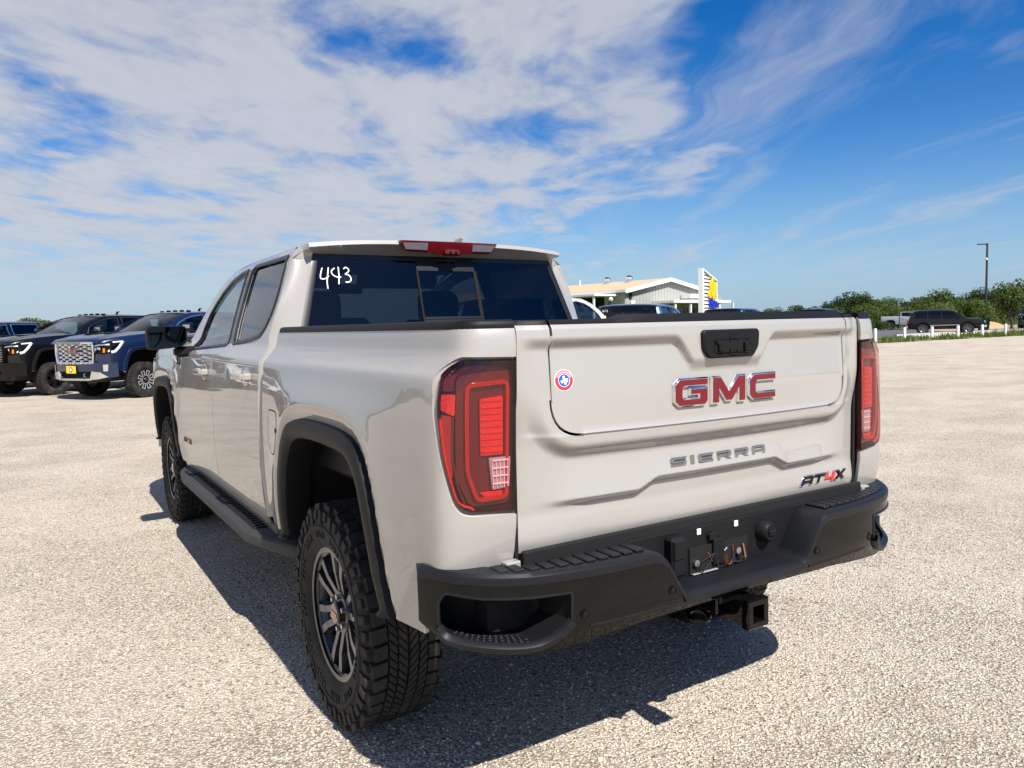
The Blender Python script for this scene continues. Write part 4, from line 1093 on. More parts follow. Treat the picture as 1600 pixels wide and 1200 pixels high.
    b = MB(); X = S(np.array([1.492]), np.array([1.04]))[0]; b.lathe([(-.003, .0), (-.003, .011), (.004, .011)], X, 0, 16); B(b, 'fuel_door_bumper', M_DARK, fd2)
    # fender badge and door badge on the left side, in dark letters
    def fr_side(u0, v0):
        X = S(np.array([u0]), np.array([v0]))[0]; return X, np.array([0, -1., 0]), np.array([0, 0, 1.]), np.array([-1., 0, 0])
    tot = .23
    for i, ch in enumerate('AT4X'):
        w, polys = SL[ch]; X, Ux, Vx, N = fr_side(3.93-.03-i*.062, .735); b = MB()
        for q in polys:
            q = np.array(q, float)*[.036, .034]; q[:, 1] -= .017; q[:, 0] += -.027+.5*q[:, 1]; b.prism(q, X, Ux, Vx, N, .005, .001)
        B(b, 'door_badge_letter', M_GLOSSBLK if ch != '4' else M_RED4)
    b = MB(); b.strip(S, resample(rounded([(4.08, 1.30), (3.98, 1.30), (3.965, 1.245), (4.055, 1.245)], .01, 3), .02), .005, .008, 0, (-1, 0, 0)); B(b, 'fender_vent', M_BLACK)
    # ---------------- rear window details
    SB = lambda lift: (lambda x, z: S_back(x, z)+np.stack([0*np.asarray(x, float), -lift+0*np.asarray(x, float), -.25*lift+0*np.asarray(x, float)], -1))
    BO = (0, -1, .2)
    b = MB()
    b.panel(SB(.004), [(-.165, 1.75), (.175, 1.75), (.170, 1.808), (.075, 1.812), (.055, 1.79), (-.045, 1.79), (-.065, 1.812), (-.163, 1.808)], (), .1, .1, .05, .004, 0, 0, BO); slf = B(b, 'slider_top_rail', M_STEP)
    for (x0, z0, x1, z1, w) in ((-.166, 1.42, -.164, 1.75, .006), (.176, 1.42, .174, 1.75, .010), (-.16, 1.504, .17, 1.504, .007)):
        e = MB(); e.strip(SB(.002), resample([(x0, z0), (x1, z1)], .1, False), w, .004, 0, BO, False); B(e, 'slider_rail', M_DARK if w != .007 else M_STEP, slf)
    b = MB(); b.panel(SB(.003), [(-.165, 1.41), (.178, 1.41), (.178, 1.497), (-.165, 1.497)], (), .1, .1, .05, .002, 0, 0, BO); B(b, 'slider_lower_panel', M_TRIM, slf)
    # border print round the glass
    e = MB(); e.strip(SB(.001), resample([(-.790, 1.412), (.790, 1.412), (.678, 1.816), (-.678, 1.816)], .06), .016, .002, 0, BO, True, .016, 0.); B(e, 'glass_border', M_TRIM)
    # 443 written on the glass with a paint pen
    def stroke(pts):
        e = MB(); L = catmull(pts, 6); e.strip(SB(.0045), np.array(L), .0029, .0012, 0, BO, False, .0029, -.001); return e
    nums = [[(.012, 1.0), (-.12, .70), (-.16, .42), (.10, .40), (.36, .55)], [(.40, 1.02), (.28, .55), (.20, .20), (.20, -.15)],
            [(.78, 1.0), (.56, .82), (.62, .62), (.92, .48), (1.12, .50)], [(1.02, 1.06), (1.00, .60), (.92, .10)],
            [(1.34, .95), (1.48, 1.04), (1.62, .98), (1.66, .84), (1.48, .70), (1.42, .66), (1.64, .60), (1.74, .40), (1.62, .24), (1.36, .22)]]
    for i, n_ in enumerate(nums):
        P_ = np.array(n_)*[.078, .088]+[-.655, 1.668]
        B(stroke(P_), 'painted_number', M_WHITE)
    # third brake light with cargo lamps and camera
    Cb = lambda u, v: np.stack([u, 1.815+.03*(np.asarray(u)/.7)**2+.20*(1.885-np.asarray(v)), v], -1)
    b = MB(); b.panel(lambda u, v: np.stack([u, 1.800+.05*(np.asarray(u)/.7)**2-.0*v+.35*(1.885-np.asarray(v))*(np.asarray(v) < 1.885), v], -1), rounded([(-.283, 1.893), (.283, 1.893), (.262, 1.857), (.235, 1.838), (.075, 1.838), (.055, 1.824), (-.055, 1.824), (-.075, 1.838), (-.235, 1.838), (-.262, 1.857)], .006, 2), (), .05, .01, .03, .05, 0, 0, BO); bl = B(b, 'high_brake_light', mat('brake_red_dark', (.11, .004, .008), .25, coat=.6))
    for s_ in (-1, 1):
        b = MB(); b.panel(lambda u, v: np.stack([u, 1.795+.05*(np.asarray(u)/.7)**2+.35*(1.885-np.asarray(v)), v], -1), [(s_*.130, 1.882), (s_*.265, 1.880), (s_*.248, 1.850), (s_*.130, 1.848)], (), .05, .02, .03, .004, 0, 0, BO); B(b, 'cargo_lamp', mat('cargo_lamp_grey', (.17, .16, .18), .2, coat=1), bl)
    b = MB(); b.box((0, 1.795, 1.837), (.085, .04, .030), .008); cm_ = B(b, 'camera_pod', mat('brake_red_dark', (0, 0, 0)), bl)
    for x0 in (-.016, .016): 
        b = MB(); b.lathe([(-.004, .0), (-.004, .007), (.004, .008)], (x0, 1.773, 1.836), 1, 12); B(b, 'camera_lens', M_GLOSSBLK, cm_)
    b = MB(); b.tube([(.30, 2.3, 1.925), (.30, 2.28, 1.955), (.30, 2.22, 1.97)], [.03, .022, .006], 8); B(b, 'roof_aerial', M_PAINT)
    # ---------------- rear bumper
    top_l = [(s, bump_top(np.array(s))-.012) for s in np.concatenate([np.linspace(1.128, .36, 30), [.275], [-.275], np.linspace(-.36, -1.128, 30)])]
    ol = [(-1.128, .655), (-1.05, .612), (-.92, .578), (-.74, .574), (-.45, .598), (0, .606), (.45, .598), (.74, .574), (.92, .578), (1.05, .612), (1.128, .655)]+top_l
    pk = np.array([(.677, .740), (.80, .741), (.92, .743), (1.03, .752), (1.055, .720), (1.056, .655), (1.03, .622), (.93, .607), (.765, .603), (.679, .660)])
    pkr = rounded(pk, [.008, 0, 0, .015, .01, .02, .02, .02, .012, .008], 4)
    holes = [pkr, pkr*[-1, 1]]
    OB = None
    def Sb(u, v): return S_bump(u, v)
    b = MB(); 
    Sflat = lambda u, v: S_bump(u, v)
    def panel_b(bb, ol, holes, ret, lift, rethole=None, du=.03, dv=.02):
        # outward direction varies round the bumper: use a slightly rearward vector per call on each half
        bb.panel(Sflat, ol, holes, du, dv, .02, ret, 0, 0, (0, -1, 0), rethole, lift)
    panel_b(b, ol, holes, .03, 0., .012); bm_ = B(b, 'rear_bumper', M_GLOSSBLK)
    # textured top step, sweeping round both corners and dipping in the middle
    ss = np.concatenate([-np.linspace(1.128, .40, 34), -np.array([.385, .37, .36, .345, .30, .285, .275, .262, .24]), np.linspace(-.2, .2, 7), np.array([.24, .262, .275, .285, .30, .345, .36, .37, .385]), np.linspace(.40, 1.128, 34)])
    xo, yo = bump_xy(ss); zt = np.interp(np.abs(ss), [.262, .275, .30, .345, .37, .40, .80, 1.0, 1.10, 1.13], [.654, .662, .700, .772, .793, .800, .803, .808, .812, .80])
    a = np.abs(ss); xi = np.sign(ss)*np.interp(a, [0, .72, .86, .98, 1.06, 1.128], [0, .72, .83, .90, .945, .985]); yi = np.interp(a, [0, .72, .80, .92, 1.0, 1.06, 1.128], [-.026, -.026, -.02, .03, .09, .15, .20])
    dirn = np.stack([xi-xo, yi-yo], 1)
    row = lambda k, dz, off=0.: np.stack([xo+dirn[:, 0]*k, yo+dirn[:, 1]*k-off, zt+dz], 1)
    R = [row(-.02, -.030, .002), row(-.045, -.022, .002), row(-.035, -.008, .002), row(.05, 0), row(.16, .001), row(.9, .001), row(1.0, .0), row(1.0, -.03)]
    b = MB(); b.grid(np.stack(R), 0, False); B(b, 'bumper_step', M_STEP, bm_)
    # pads with grip ribs
    for sg in (-1, 1):
        for i in range(11):
            s0 = sg*(.425+i*.0425); x0, y0 = bump_xy(np.array(s0)); yb = -.028+.45*max(0, abs(s0)-.76); yf = y0+.024
            if yb-yf < .02: continue
            b = MB(); b.box((float(x0), (yb+yf)/2, .8055), (.0325, yb-yf, .009), .003); B(b, 'step_pad', M_STEP, bm_)
    # recess: back wall, shelf is part of the step; plate lamps, plugs, wiring
    b = MB(); b.box((0, -.014, .725), (.80, .02, .165), .003); rc = B(b, 'plate_recess', M_BLACK, bm_)
    b = MB(); b.box((-.225, -.040, .735), (.058, .045, .125), .008); b.box((-.225, -.064, .760), (.050, .006, .06), .004); B(b, 'hitch_light_box', M_BLACK, rc)
    b = MB(); b.lathe([(-.035, 0), (-.035, .026), (-.026, .034), (0, .038)], (.195, -.026, .745), 1, 28); b.box((.195, -.066, .745), (.03, .008, .02), .003); B(b, 'trailer_socket', M_BLACK, rc)
    b = MB(); b.box((-.018, -.0262, .700), (.265, .006, .085), .0); op = B(b, 'wiring_opening', M_DARK, rc)
    for (x, z) in ((-.108, .790), (.062, .790)):
        b = MB(); b.box((x, -.027, z), (.017, .006, .020), .002); b.box((x, -.031, z), (.006, .003, .007), 0); B(b, 'plate_clip', M_WHITE, rc)
    for (x, z) in ((-.128, .694), (.062, .702)):
        b = MB(); b.lathe([(-.010, 0), (-.010, .011), (0, .012)], (x, -.030, z), 1, 12); B(b, 'plate_bolt', M_STEEL, op)
    b = MB(); b.box((-.028, -.034, .716), (.050, .012, .085), .003); b.box((-.055, -.034, .768), (.03, .010, .024), .003); B(b, 'plate_bracket', M_BLACK, op)
    rr = random.Random(3)
    for i in range(7):
        x = -.135+.03*i; p = [(x, -.031, .665+rr.uniform(0, .05))]
        for k in range(4): p.append((p[-1][0]+rr.uniform(-.03, .04), -.034+rr.uniform(-.006, .002), .690+rr.uniform(-.03, .035)))
        b = MB(); b.tube(catmull(p, 4), .0022, 5); B(b, 'wire', [M_BLACK, M_RUBBER, mat('wire_brown', (.16, .05, .02), .5), M_LGREY][i % 4], op)
    b = MB(); b.tube([(.088, -.034, .720), (.098, -.036, .672)], .0028, 5); B(b, 'wire', mat('wire_tan', (.35, .18, .07), .6), op)
    b = MB(); b.box((-.09, -.036, .660), (.11, .010, .003), .001); B(b, 'dust_streak', M_LGREY, op)
    for sg in (-1, 1):
        b = MB(); x0 = sg*.322; b.box((x0, -.075, .705), (.012, .038, .024), .003); B(b, 'key_cylinder', M_GLOSSBLK, bm_)
        for s0, z0 in ((.33, .677), (.64, .672)):
            X, N = MB._surf(Sflat, np.array([[sg*s0, z0]]), (0, -1, 0)); X = X[0]
            b = MB(); b.lathe([(-.003, 0), (-.003, .009), (-.001, .0095), (-.001, .012), (-.003, .0125), (-.002, .0145), (.004, .015)], X, 1, 20); B(b, 'parking_sensor', M_GLOSSBLK, bm_)
        b = MB(); b.strip(Sflat, resample([(sg*.30, .628), (sg*.62, .634)], .05, False), .005, .002, 0, (0, -1, 0), False); B(b, 'bumper_groove', M_DARK, bm_)
        # corner step pocket
        po = pkr*[sg, 1]
        X, N = MB._surf(Sflat, po, (0, -1, 0)); 
        inn = np.stack([X[:, 0]-sg*.02-(X[:, 0]-sg*.84)*.25, X[:, 1]+.13-.25*np.clip(X[:, 1], 0, .2), X[:, 2]], 1)
        b = MB(); b.rings([X-N*.008, X*.35+inn*.65, inn], 0); b.add(inn, [tuple(range(len(inn)))]); ps = B(b, 'corner_step', M_BLACK, bm_, 45)
        low = [(sg*1.06, .715), (sg*1.055, .655), (sg*1.03, .622), (sg*.93, .607), (sg*.765, .603), (sg*.679, .660), (sg*.677, .735)]
        b = MB(); b.strip(Sflat, catmull(low[1:6], 6), .014, .016, 0, (0, -1, 0), False, .010); B(b, 'step_lip', M_STEP, ps, 30)
        b = MB(); b.strip(Sflat, resample(rounded(po, 0), .03), .005, .003, 0, (0, -1, 0), True, .003); B(b, 'pocket_rim', M_STEP, ps)
        # tread studs on the pocket floor
        b = MB()
        for i in range(15):
            for j in range(5):
                s0 = sg*(.775+i*.018+(j % 2)*.009); x0, y0 = bump_xy(np.array(s0)); fx, fy = (0, 1)
                x1 = float(x0)-(float(x0)-sg*.84)*.25*(j/5); y1 = float(y0)+.014+j*.018
                zf = np.interp(abs(s0), [.765, .93, 1.03], [.603, .607, .622])
                b.box((x1, y1, zf+.004), (.011, .007, .007), .0025, 0, Matrix.Rotation((.6 if (i+j) % 2 else -.6), 3, 'Z'))
        B(b, 'step_treads', M_STEP, ps)
    # black strip standing for the shadow below the gate, then the bumper beam
    b = MB(); b.box((0, -.005, .812), (1.52, .02, .05), .004); B(b, 'gate_gap_shadow', M_DARK)
    b = MB(); b.box((0, .10, .66), (1.7, .16, .12), .02); B(b, 'bumper_beam', M_DARK, bm_)
    # ---------------- hitch receiver
    b = MB(); c = np.array((0, -.02, .545)); o_ = .0385; i_ = .0255; L0, L1 = -.175, .30
    sq = lambda h, y: [(-h, y, .545-h), (h, y, .545-h), (h, y, .545+h), (-h, y, .545+h)]
    b.rings([sq(o_, L1), sq(o_, L0+.028)], 0); b.rings([sq(o_+.006, L0+.030), sq(o_+.007, L0+.026), sq(o_+.007, L0+.003), sq(o_+.004, L0), sq(i_+.002, L0), sq(i_, L0+.003), sq(i_, L0+.28)], 0); hr = B(b, 'hitch_receiver', M_GLOSSBLK, root, 25)
    b = MB(); b.cyl((-.62, .16, .575), (.62, .16, .575), .036, 14); b.box((-.05, -.01, .60), (.10, .20, .05), .006); b.box((0, .06, .575), (.22, .14, .012), .004); b.box((-.115, -.03, .585), (.012, .16, .07), .003); B(b, 'hitch_crossbar', M_GLOSSBLK, hr)
    b = MB(); a_ = np.linspace(0, 2*pi, 17)
    for x0 in (-.105, .105): b.tube([(x0+.035*cos(t), -.02+.030*sin(t), .515+.008*sin(t)) for t in a_], .0085, 8)
    b.box((0, .02, .520), (.16, .08, .012), .004); B(b, 'chain_loops', M_GLOSSBLK, hr)
    # ---------------- running boards and mud flaps
    for sx in (-1, 1):
        yy = np.array([1.50, 1.56, 1.72, 1.95, 3.75, 3.95, 4.08, 4.12]); xo = np.array([.90, .945, .995, 1.055, 1.055, 1.03, .985, .95]); xi = np.full(8, .86)
        b = MB(); R = []
        for (fx, dz) in ((0, -.05), (1, -.055), (1.02, -.035), (1.0, -.012), (.93, -.004), (.86, 0.0), (.0, .0)):
            R.append(np.stack([sx*(xi+(xo-xi)*fx), yy, .520+dz+.0*yy], 1))
        b.rings(np.stack(R, 1), 0, True, True, True); rb = B(b, 'running_board', mat('step_grey_plastic', (.035, .036, .038), .6, bump=.4, bscale=400, bdist=.001), root, 30)
        for i in range(34):
            y = 1.98+i*.052; q = MB(); q.box((sx*.955, y, .5225), (.125, .030, .007), .002); B(q, 'step_grip', M_BLACK, rb)
        for y in (1.95, 2.85, 3.8):
            q = MB(); q.box((sx*.90, y, .50), (.12, .08, .04), .01); B(q, 'step_bracket', M_BLACK, rb)
        b = MB(); b.tube([(sx*.935, 1.82, .565), (sx*.945, 3.9, .565)], .012, 6); B(b, 'rocker_trim', M_GLOSSBLK)
    return root
HERO = hero()
# ------------------------------------------------------------------ ground
def gravel_mat():
    m = bpy.data.materials.new('caliche_gravel'); m.use_nodes = True; T = NT(m.node_tree); b = T.n['Principled BSDF']
    tc = T.new('ShaderNodeTexCoord'); v = tc.outputs['Object']
    big = T.noise(v, .22, 5, .55); mid = T.noise(v, 1.7, 5, .6)
    st = T.noise(T.mapping(v, rot=(0, 0, .5), sc=(.25, 1.1, 1)), .8, 5, .6)        # faint wheel tracks and scraped streaks
    cell = T.vor(v, 88, 'F1', 'Color'); cs = T.new('ShaderNodeSeparateColor'); T.l.new(cell, cs.inputs[0])
    d1 = T.vor(v, 88); d2 = T.vor(v, 170); grit = T.noise(v, 320, 3, .6)
    base = T.mix(T.maprange(cs.outputs[0], .0, 1., 0, 1, False), GRAVEL_LO, GRAVEL_HI)
    base = T.mix(T.maprange(cs.outputs[1], .84, .9), base, (.56, .54, .50))
    base = T.mix(T.maprange(cs.outputs[2], .90, .95), base, (.30, .21, .14))
    base = T.mix(T.math('MULTIPLY', T.maprange(big, .40, .66), .40), base, (.68, .58, .45))
    base = T.mix(T.math('MULTIPLY', T.maprange(st, .48, .70), .40), base, (.46, .38, .29))
    base = T.mix(T.math('MULTIPLY', T.maprange(mid, .54, .76), .30), base, (.42, .35, .27))
    gap = T.maprange(T.math('ADD', d1, T.math('MULTIPLY', grit, .25)), .56, .70)  # shadow between the stones, painted in as a darker tone
    patch = T.maprange(T.noise(v, .9, 4, .6), .38, .62, .55, 1.0)          # looser and more compacted areas
    base = T.mix(T.math('MULTIPLY', T.math('MULTIPLY', gap, patch), .62), base, (.13, .11, .085))
    T.l.new(base, b.inputs['Base Color']); b.inputs['Roughness'].default_value = .95; b.inputs['Specular IOR Level'].default_value = .15
    h = T.math('ADD', T.math('MULTIPLY', T.math('SUBTRACT', 1.0, d1), .6), T.math('ADD', T.math('MULTIPLY', T.math('SUBTRACT', 1.0, d2), .3), T.math('MULTIPLY', grit, .25)))
    bp = T.new('ShaderNodeBump'); bp.inputs['Strength'].default_value = 1.0; bp.inputs['Distance'].default_value = .013; T.l.new(h, bp.inputs['Height'])
    T.l.new(bp.outputs[0], b.inputs['Normal'])
    return m
GRAVEL_LO, GRAVEL_HI = (.545, .465, .36), (.80, .71, .58)
def sheet(name, pts, z, m, label=None):
    me = bpy.data.meshes.new(name); me.from_pydata([(x, y, z) for x, y in pts], [], [tuple(range(len(pts)))]); me.materials.append(m)
    o = bpy.data.objects.new(name, me); COL.objects.link(o); o['kind'] = 'structure'
    return o
M_GRAVEL = gravel_mat()
def build_ground():
    g = np.concatenate([-np.geomspace(1800, 12, 22), np.linspace(-10, 12, 23), np.geomspace(14, 1800, 22)])
    X, Y = np.meshgrid(g, g, indexing='ij'); Z = .02*np.sin(X*.31+.4)*np.sin(Y*.27)*sstep(8, 16, np.hypot(X, Y))
    Z *= sstep(60, 30, np.hypot(X, Y))
    b = MB(); b.grid(np.stack([X, Y, Z], -1), 0); o = b.build('ground', M_GRAVEL); o['kind'] = 'structure'
build_ground()
def pebbles():
    """loose stones lying on the gravel, the nearest few metres only"""
    N = 46000; r = NR
    # ground positions inside the view, denser close by
    t = r.rand(N*3); dist = 2.0+7.5*t**1.45; az = YAW+(r.rand(N*3)-.5)*1.40
    x = CAM[0]+dist*np.sin(az); y = CAM[1]+dist*np.cos(az)
    keep = np.arange(N*3) < N
    x, y = x[keep], y[keep]; n = len(x)
    s = .0025+.0050*r.rand(n)**2.4; s[r.rand(n) > .9965] *= 1.9
    base = np.array([(1, 0, 0), (0, 1, 0), (-1, 0, 0), (0, -1, 0), (0, 0, 1), (0, 0, -1)], float)
    V = base[None]*(.7+.6*r.rand(n, 6, 1))*s[:, None, None]*np.array([1, 1, .62])
    a = r.rand(n)*6.28; ca, sa = np.cos(a)[:, None], np.sin(a)[:, None]; VX = V[..., 0]*ca-V[..., 1]*sa; VY = V[..., 0]*sa+V[..., 1]*ca
    tl = (r.rand(n, 1)-.5)*.9; VZ = V[..., 2]+VX*tl
    V = np.stack([VX+x[:, None], VY+y[:, None], VZ+(s*.35)[:, None]], -1).reshape(-1, 3)
    f = np.array([(0, 1, 4), (1, 2, 4), (2, 3, 4), (3, 0, 4), (1, 0, 5), (2, 1, 5), (3, 2, 5), (0, 3, 5)])
    F = (f[None]+np.arange(n)[:, None, None]*6).reshape(-1)
    me = bpy.data.meshes.new('loose_gravel'); me.vertices.add(len(V)); me.vertices.foreach_set('co', V.reshape(-1))
    nf = n*8; me.loops.add(nf*3); me.loops.foreach_set('vertex_index', F.astype(np.int32)); me.polygons.add(nf)
    me.polygons.foreach_set('loop_start', np.arange(nf, dtype=np.int32)*3); me.update(calc_edges=True)
    at = me.attributes.new('stone', 'FLOAT', 'POINT'); at.data.foreach_set('value', np.repeat(r.rand(n), 6).astype(np.float32))
    m = bpy.data.materials.new('loose_stone'); m.use_nodes = True; T = NT(m.node_tree); bs = T.n['Principled BSDF']
    ad = T.new('ShaderNodeAttribute', attribute_name='stone')
    c = T.ramp(ad.outputs['Fac'], [(0, (.44, .37, .29)), (.35, (.62, .54, .44)), (.75, (.74, .67, .56)), (.93, (.78, .75, .70)), (1, (.38, .27, .18))])
    T.l.new(c, bs.inputs['Base Color']); bs.inputs['Roughness'].default_value = .9
    me.materials.append(m)
    o = bpy.data.objects.new('loose_gravel', me); COL.objects.link(o); tag(o, 'loose pale stones scattered over the caliche lot', 'gravel', None, 'stuff')
pebbles()
M_ASPH = mat('asphalt', (.10, .10, .105), .9, var=.3, vscale=1.5, bump=.4, bscale=60)
M_CONC = mat('kerb_concrete', (.50, .48, .45), .85, var=.15, vscale=3)
M_GRASSG = mat('meadow_ground', (.10, .135, .03), .95, var=.45, vscale=.4)
M_DIRT = mat('bare_tan_dirt', (.42, .29, .17), .95, var=.25, vscale=.8)
sheet('meadow', [(30, 49), (420, 49), (420, 420), (30, 420)], .02, M_GRASSG)
sheet('road', [(36, 27.6), (260, 27.6), (260, 49.5), (36, 49.5)], .03, M_ASPH)
sheet('grass_verge', [(37.5, 23.2), (120, 22.2), (120, 27.4), (37.5, 26.2)], .026, mat('verge_soil', (.20, .20, .07), .95, var=.4, vscale=1.2))
sheet('dirt_patch', [(66.5, 35.5), (120, 33), (120, 44), (76, 44)], .036, M_DIRT)
def kerb(x0, y0, x1, y1, w, name):
    b = MB(); d = nrm(np.array([x1-x0, y1-y0])); n_ = np.array([-d[1], d[0]])*w/2; P = []
    for z in (.0, .15):
        for (x, y, s) in ((x0, y0, 1), (x1, y1, 1), (x1, y1, -1), (x0, y0, -1)): P.append((x+n_[0]*s, y+n_[1]*s, z))
    b.hexa(P[3::-1]+P[7:3:-1]); o = b.build(name, M_CONC, None, 0); o['kind'] = 'structure'; return o
kerb(48.5, 27.9, 130, 27.6, .35, 'kerb'); kerb(51, 30.6, 130, 30.2, .35, 'kerb')

# ------------------------------------------------------------------ vehicles on the lot
BLUE = mat('deep_blue_paint', (.006, .016, .056), .35, metal=.2, coat=1, coat_rough=.02)
BLACKP = mat('black_car_paint', (.004, .004, .005), .3, spec=.3, coat=.7, coat_rough=.02)
WHITEP = mat('white_car_paint', (.74, .74, .73), .35, coat=1)
GREYB = mat('grey_blue_car_paint', (.13, .20, .33), .35, metal=.4, coat=1)
BLUE2 = mat('mid_blue_car_paint', (.04, .085, .19), .35, metal=.4, coat=1)
NAVY = mat('navy_car_paint', (.008, .012, .025), .35, coat=.8)
SILVER = mat('silver_car_paint', (.42, .44, .46), .35, metal=.6, coat=1)
hd = lambda V: V*np.array([1.03, 1.07, 1.06])
def place(root, x, y, az):
    """az: compass heading of the nose in degrees, clockwise from +y"""
    root.location = (x, y, 0); root.rotation_euler = (0, 0, -radians(az)); return root
def roof_lamps(root, xf, m):
    for x in (-.48, -.24, 0, .24, .48):
        X = S_roof(np.array([x/.72]), np.array([3.02]))[0]
        b = MB(); b.box(X+(0, 0, .012), (.10, .09, .045), .018); b.build('marker_lamp', m, root, 40, xf)
    b = MB(); X = S_roof(np.array([0.]), np.array([2.3]))[0]; b.tube([X, X+(0, -.03, .06), X+(0, -.10, .075)], [.035, .025, .008], 8); b.build('roof_aerial', m, root, 40, xf)
def plate(root, xf):
    X = S_front(np.array([.02]), np.array([.66]))[0]+np.array([0, .065, 0])
    b = MB(); b.box(X, (.31, .008, .155), .003); p = b.build('dealer_plate', M_YELLOW, root, 0, xf)
    c = np.array([(cos(a), sin(a)) for a in np.linspace(0, 2*pi, 25)[:-1]])
    b = MB(); b.prism(c*.055, X+(0, .0045, 0), (-1, 0, 0), (0, 0, 1), (0, 1, 0), .002); b.build('plate_disc', mat('plate_maroon', (.16, .03, .10), .5), p, 0, xf)
    b = MB(); b.prism(c*.036*[1, .9], X+(0, .0045, 0), (-1, 0, 0), (0, 0, 1), (0, 1, 0), .004); b.build('plate_emblem', M_WHITE, p, 0, xf)
def window_number(root, xf, txt, x, z, S, size=.13):
    X = S(np.array([x]), np.array([z]))[0]+np.array([0, -.012, 0])
    b = text_mb(txt, size, X, (1, 0, 0), (0, .28, .96), (0, -.96, .28), .002); b.build('painted_number', M_WHITE, root, 0, xf)
HDG = 'heavy duty pickups parked in a row, noses towards us'
t = pickup('pickup_truck', 'dark blue heavy duty pickup with chrome mesh grille and yellow front plate', 'pickup truck', BLUE, 'loops', [M_RIMBLK, M_RIMBRIGHT, M_RIMBLK], 'hd_chrome', hd, group=HDG, trim=M_CHROME, flare='paint')
place(t, 4.12, 21.49, 237.5); roof_lamps(t, hd, M_GLOSSBLK); plate(t, hd)
t = pickup('pickup_truck', 'black heavy duty pickup with red tow hooks, parked beside the dark blue one', 'pickup truck', BLACKP, 'plain', [M_RIMBLK, M_RIMBLK, M_RIMBLK], 'hd_black', hd, group=HDG)
place(t, 2.38, 24.08, 237.5); roof_lamps(t, hd, M_GLOSSBLK)
t = pickup('pickup_truck', 'black heavy duty pickup mostly hidden behind the sand truck and its door mirror', 'pickup truck', BLACKP, 'plain', [M_RIMBLK, M_RIMBLK, M_RIMBLK], 'hd_black', hd, group=HDG)
place(t, 5.95, 18.75, 237.5); roof_lamps(t, hd, M_GLOSSBLK); T_BLACK = t
t = pickup('pickup_truck', 'dark pickup with bright window trim, its cab showing behind the black hood', 'pickup truck', NAVY, 'plain', [M_RIMBLK, M_RIMFACE, M_RIMBLK], 'plain', None, group=HDG, trim=M_CHROME, tow_mirror=False, flare='paint')
place(t, -.35, 26.2, 237.5)
t = pickup('pickup_truck', 'white pickup with a big tow mirror, its cab showing past the rear window edge', 'pickup truck', WHITEP, 'plain', [M_RIM, M_RIMFACE, M_RIMBLK], 'plain', None, trim=M_TRIM, flare='paint')
place(t, 2.62, 7.43, 62); T_WHITE = t
t = pickup('pickup_truck', 'grey blue pickup with 473 and a yellow sticker on its dark rear glass', 'pickup truck', GREYB, 'plain', [M_RIM, M_RIMFACE, M_RIMBLK], 'plain', None, tow_mirror=False, flare='paint')
place(t, 8.78, 11.54, 59)
window_number(t, None, '473', -.575, 1.755, S_back, .10)
b = MB(); X = S_back(np.array([-.625]), np.array([1.585]))[0]+np.array([0, -.008, 0])
b.prism([(-.085, -.055), (.085, -.055), (.085, .055), (-.085, .055)], X, (1, 0, 0), (0, .28, .96), (0, -.96, .28), .002); s = b.build('yellow_sticker', mat('sticker_yellow', (.75, .70, .05), .6), t, 0)
b = MB(); b.prism([(-.05, -.03), (-.02, -.035), (-.035, .03), (-.06, .02)], X, (1, 0, 0), (0, .28, .96), (0, -.96, .28), .003); b.prism([(.0, -.02), (.06, -.02), (.06, 0), (0, 0)], X, (1, 0, 0), (0, .28, .96), (0, -.96, .28), .003); b.build('sticker_print', M_TEXT_DARK, s, 0)
t = pickup('pickup_truck', 'mid blue pickup facing away in front of the louvred sign', 'pickup truck', BLUE2, 'plain', [M_RIM, M_RIMFACE, M_RIMBLK], 'plain', None, tow_mirror=False, flare='paint')
place(t, 18.6, 18.1, 72)
t = pickup('pickup_truck', 'farthest dark blue pickup over the tailgate, only its cab top showing', 'pickup truck', NAVY, 'plain', [M_RIM, M_RIMFACE, M_RIMBLK], 'plain', None, tow_mirror=False, flare='paint')
place(t, 29.2, 22.2, 75)
t = pickup('pickup_truck', 'silver pickup parked across the road behind the black wagon', 'pickup truck', SILVER, 'plain', [M_RIM, M_RIMFACE, M_RIMBLK], 'plain', None, tow_mirror=False, flare='paint')
place(t, 75.2, 47.0, 150); T_SILVER = t
t = pickup('pickup_truck', 'dark grey pickup cut off by the picture edge beyond the road', 'pickup truck', mat('dark_grey_car_paint', (.05, .055, .065), .35, coat=1), 'plain', [M_RIM, M_RIMFACE, M_RIMBLK], 'plain', None, tow_mirror=False, flare='paint')
place(t, 75.6, 32.2, 250)

# the row runs on to the side of the picture: these show only in the sand truck's paint and glass
for (src, x, y, lb) in ((T_WHITE, -2.1, 28.8, 'white pickup farther along the row, mirrored in the sand truck side'), (T_BLACK, -3.9, 31.4, 'black pickup farther along the row, mirrored in the sand truck side'), (T_SILVER, -5.7, 34.0, 'silver pickup farther along the row, mirrored in the sand truck side')):
    c = copy_tree(src); place(c, x, y, 237.5); tag(c, lb, 'pickup truck', HDG)

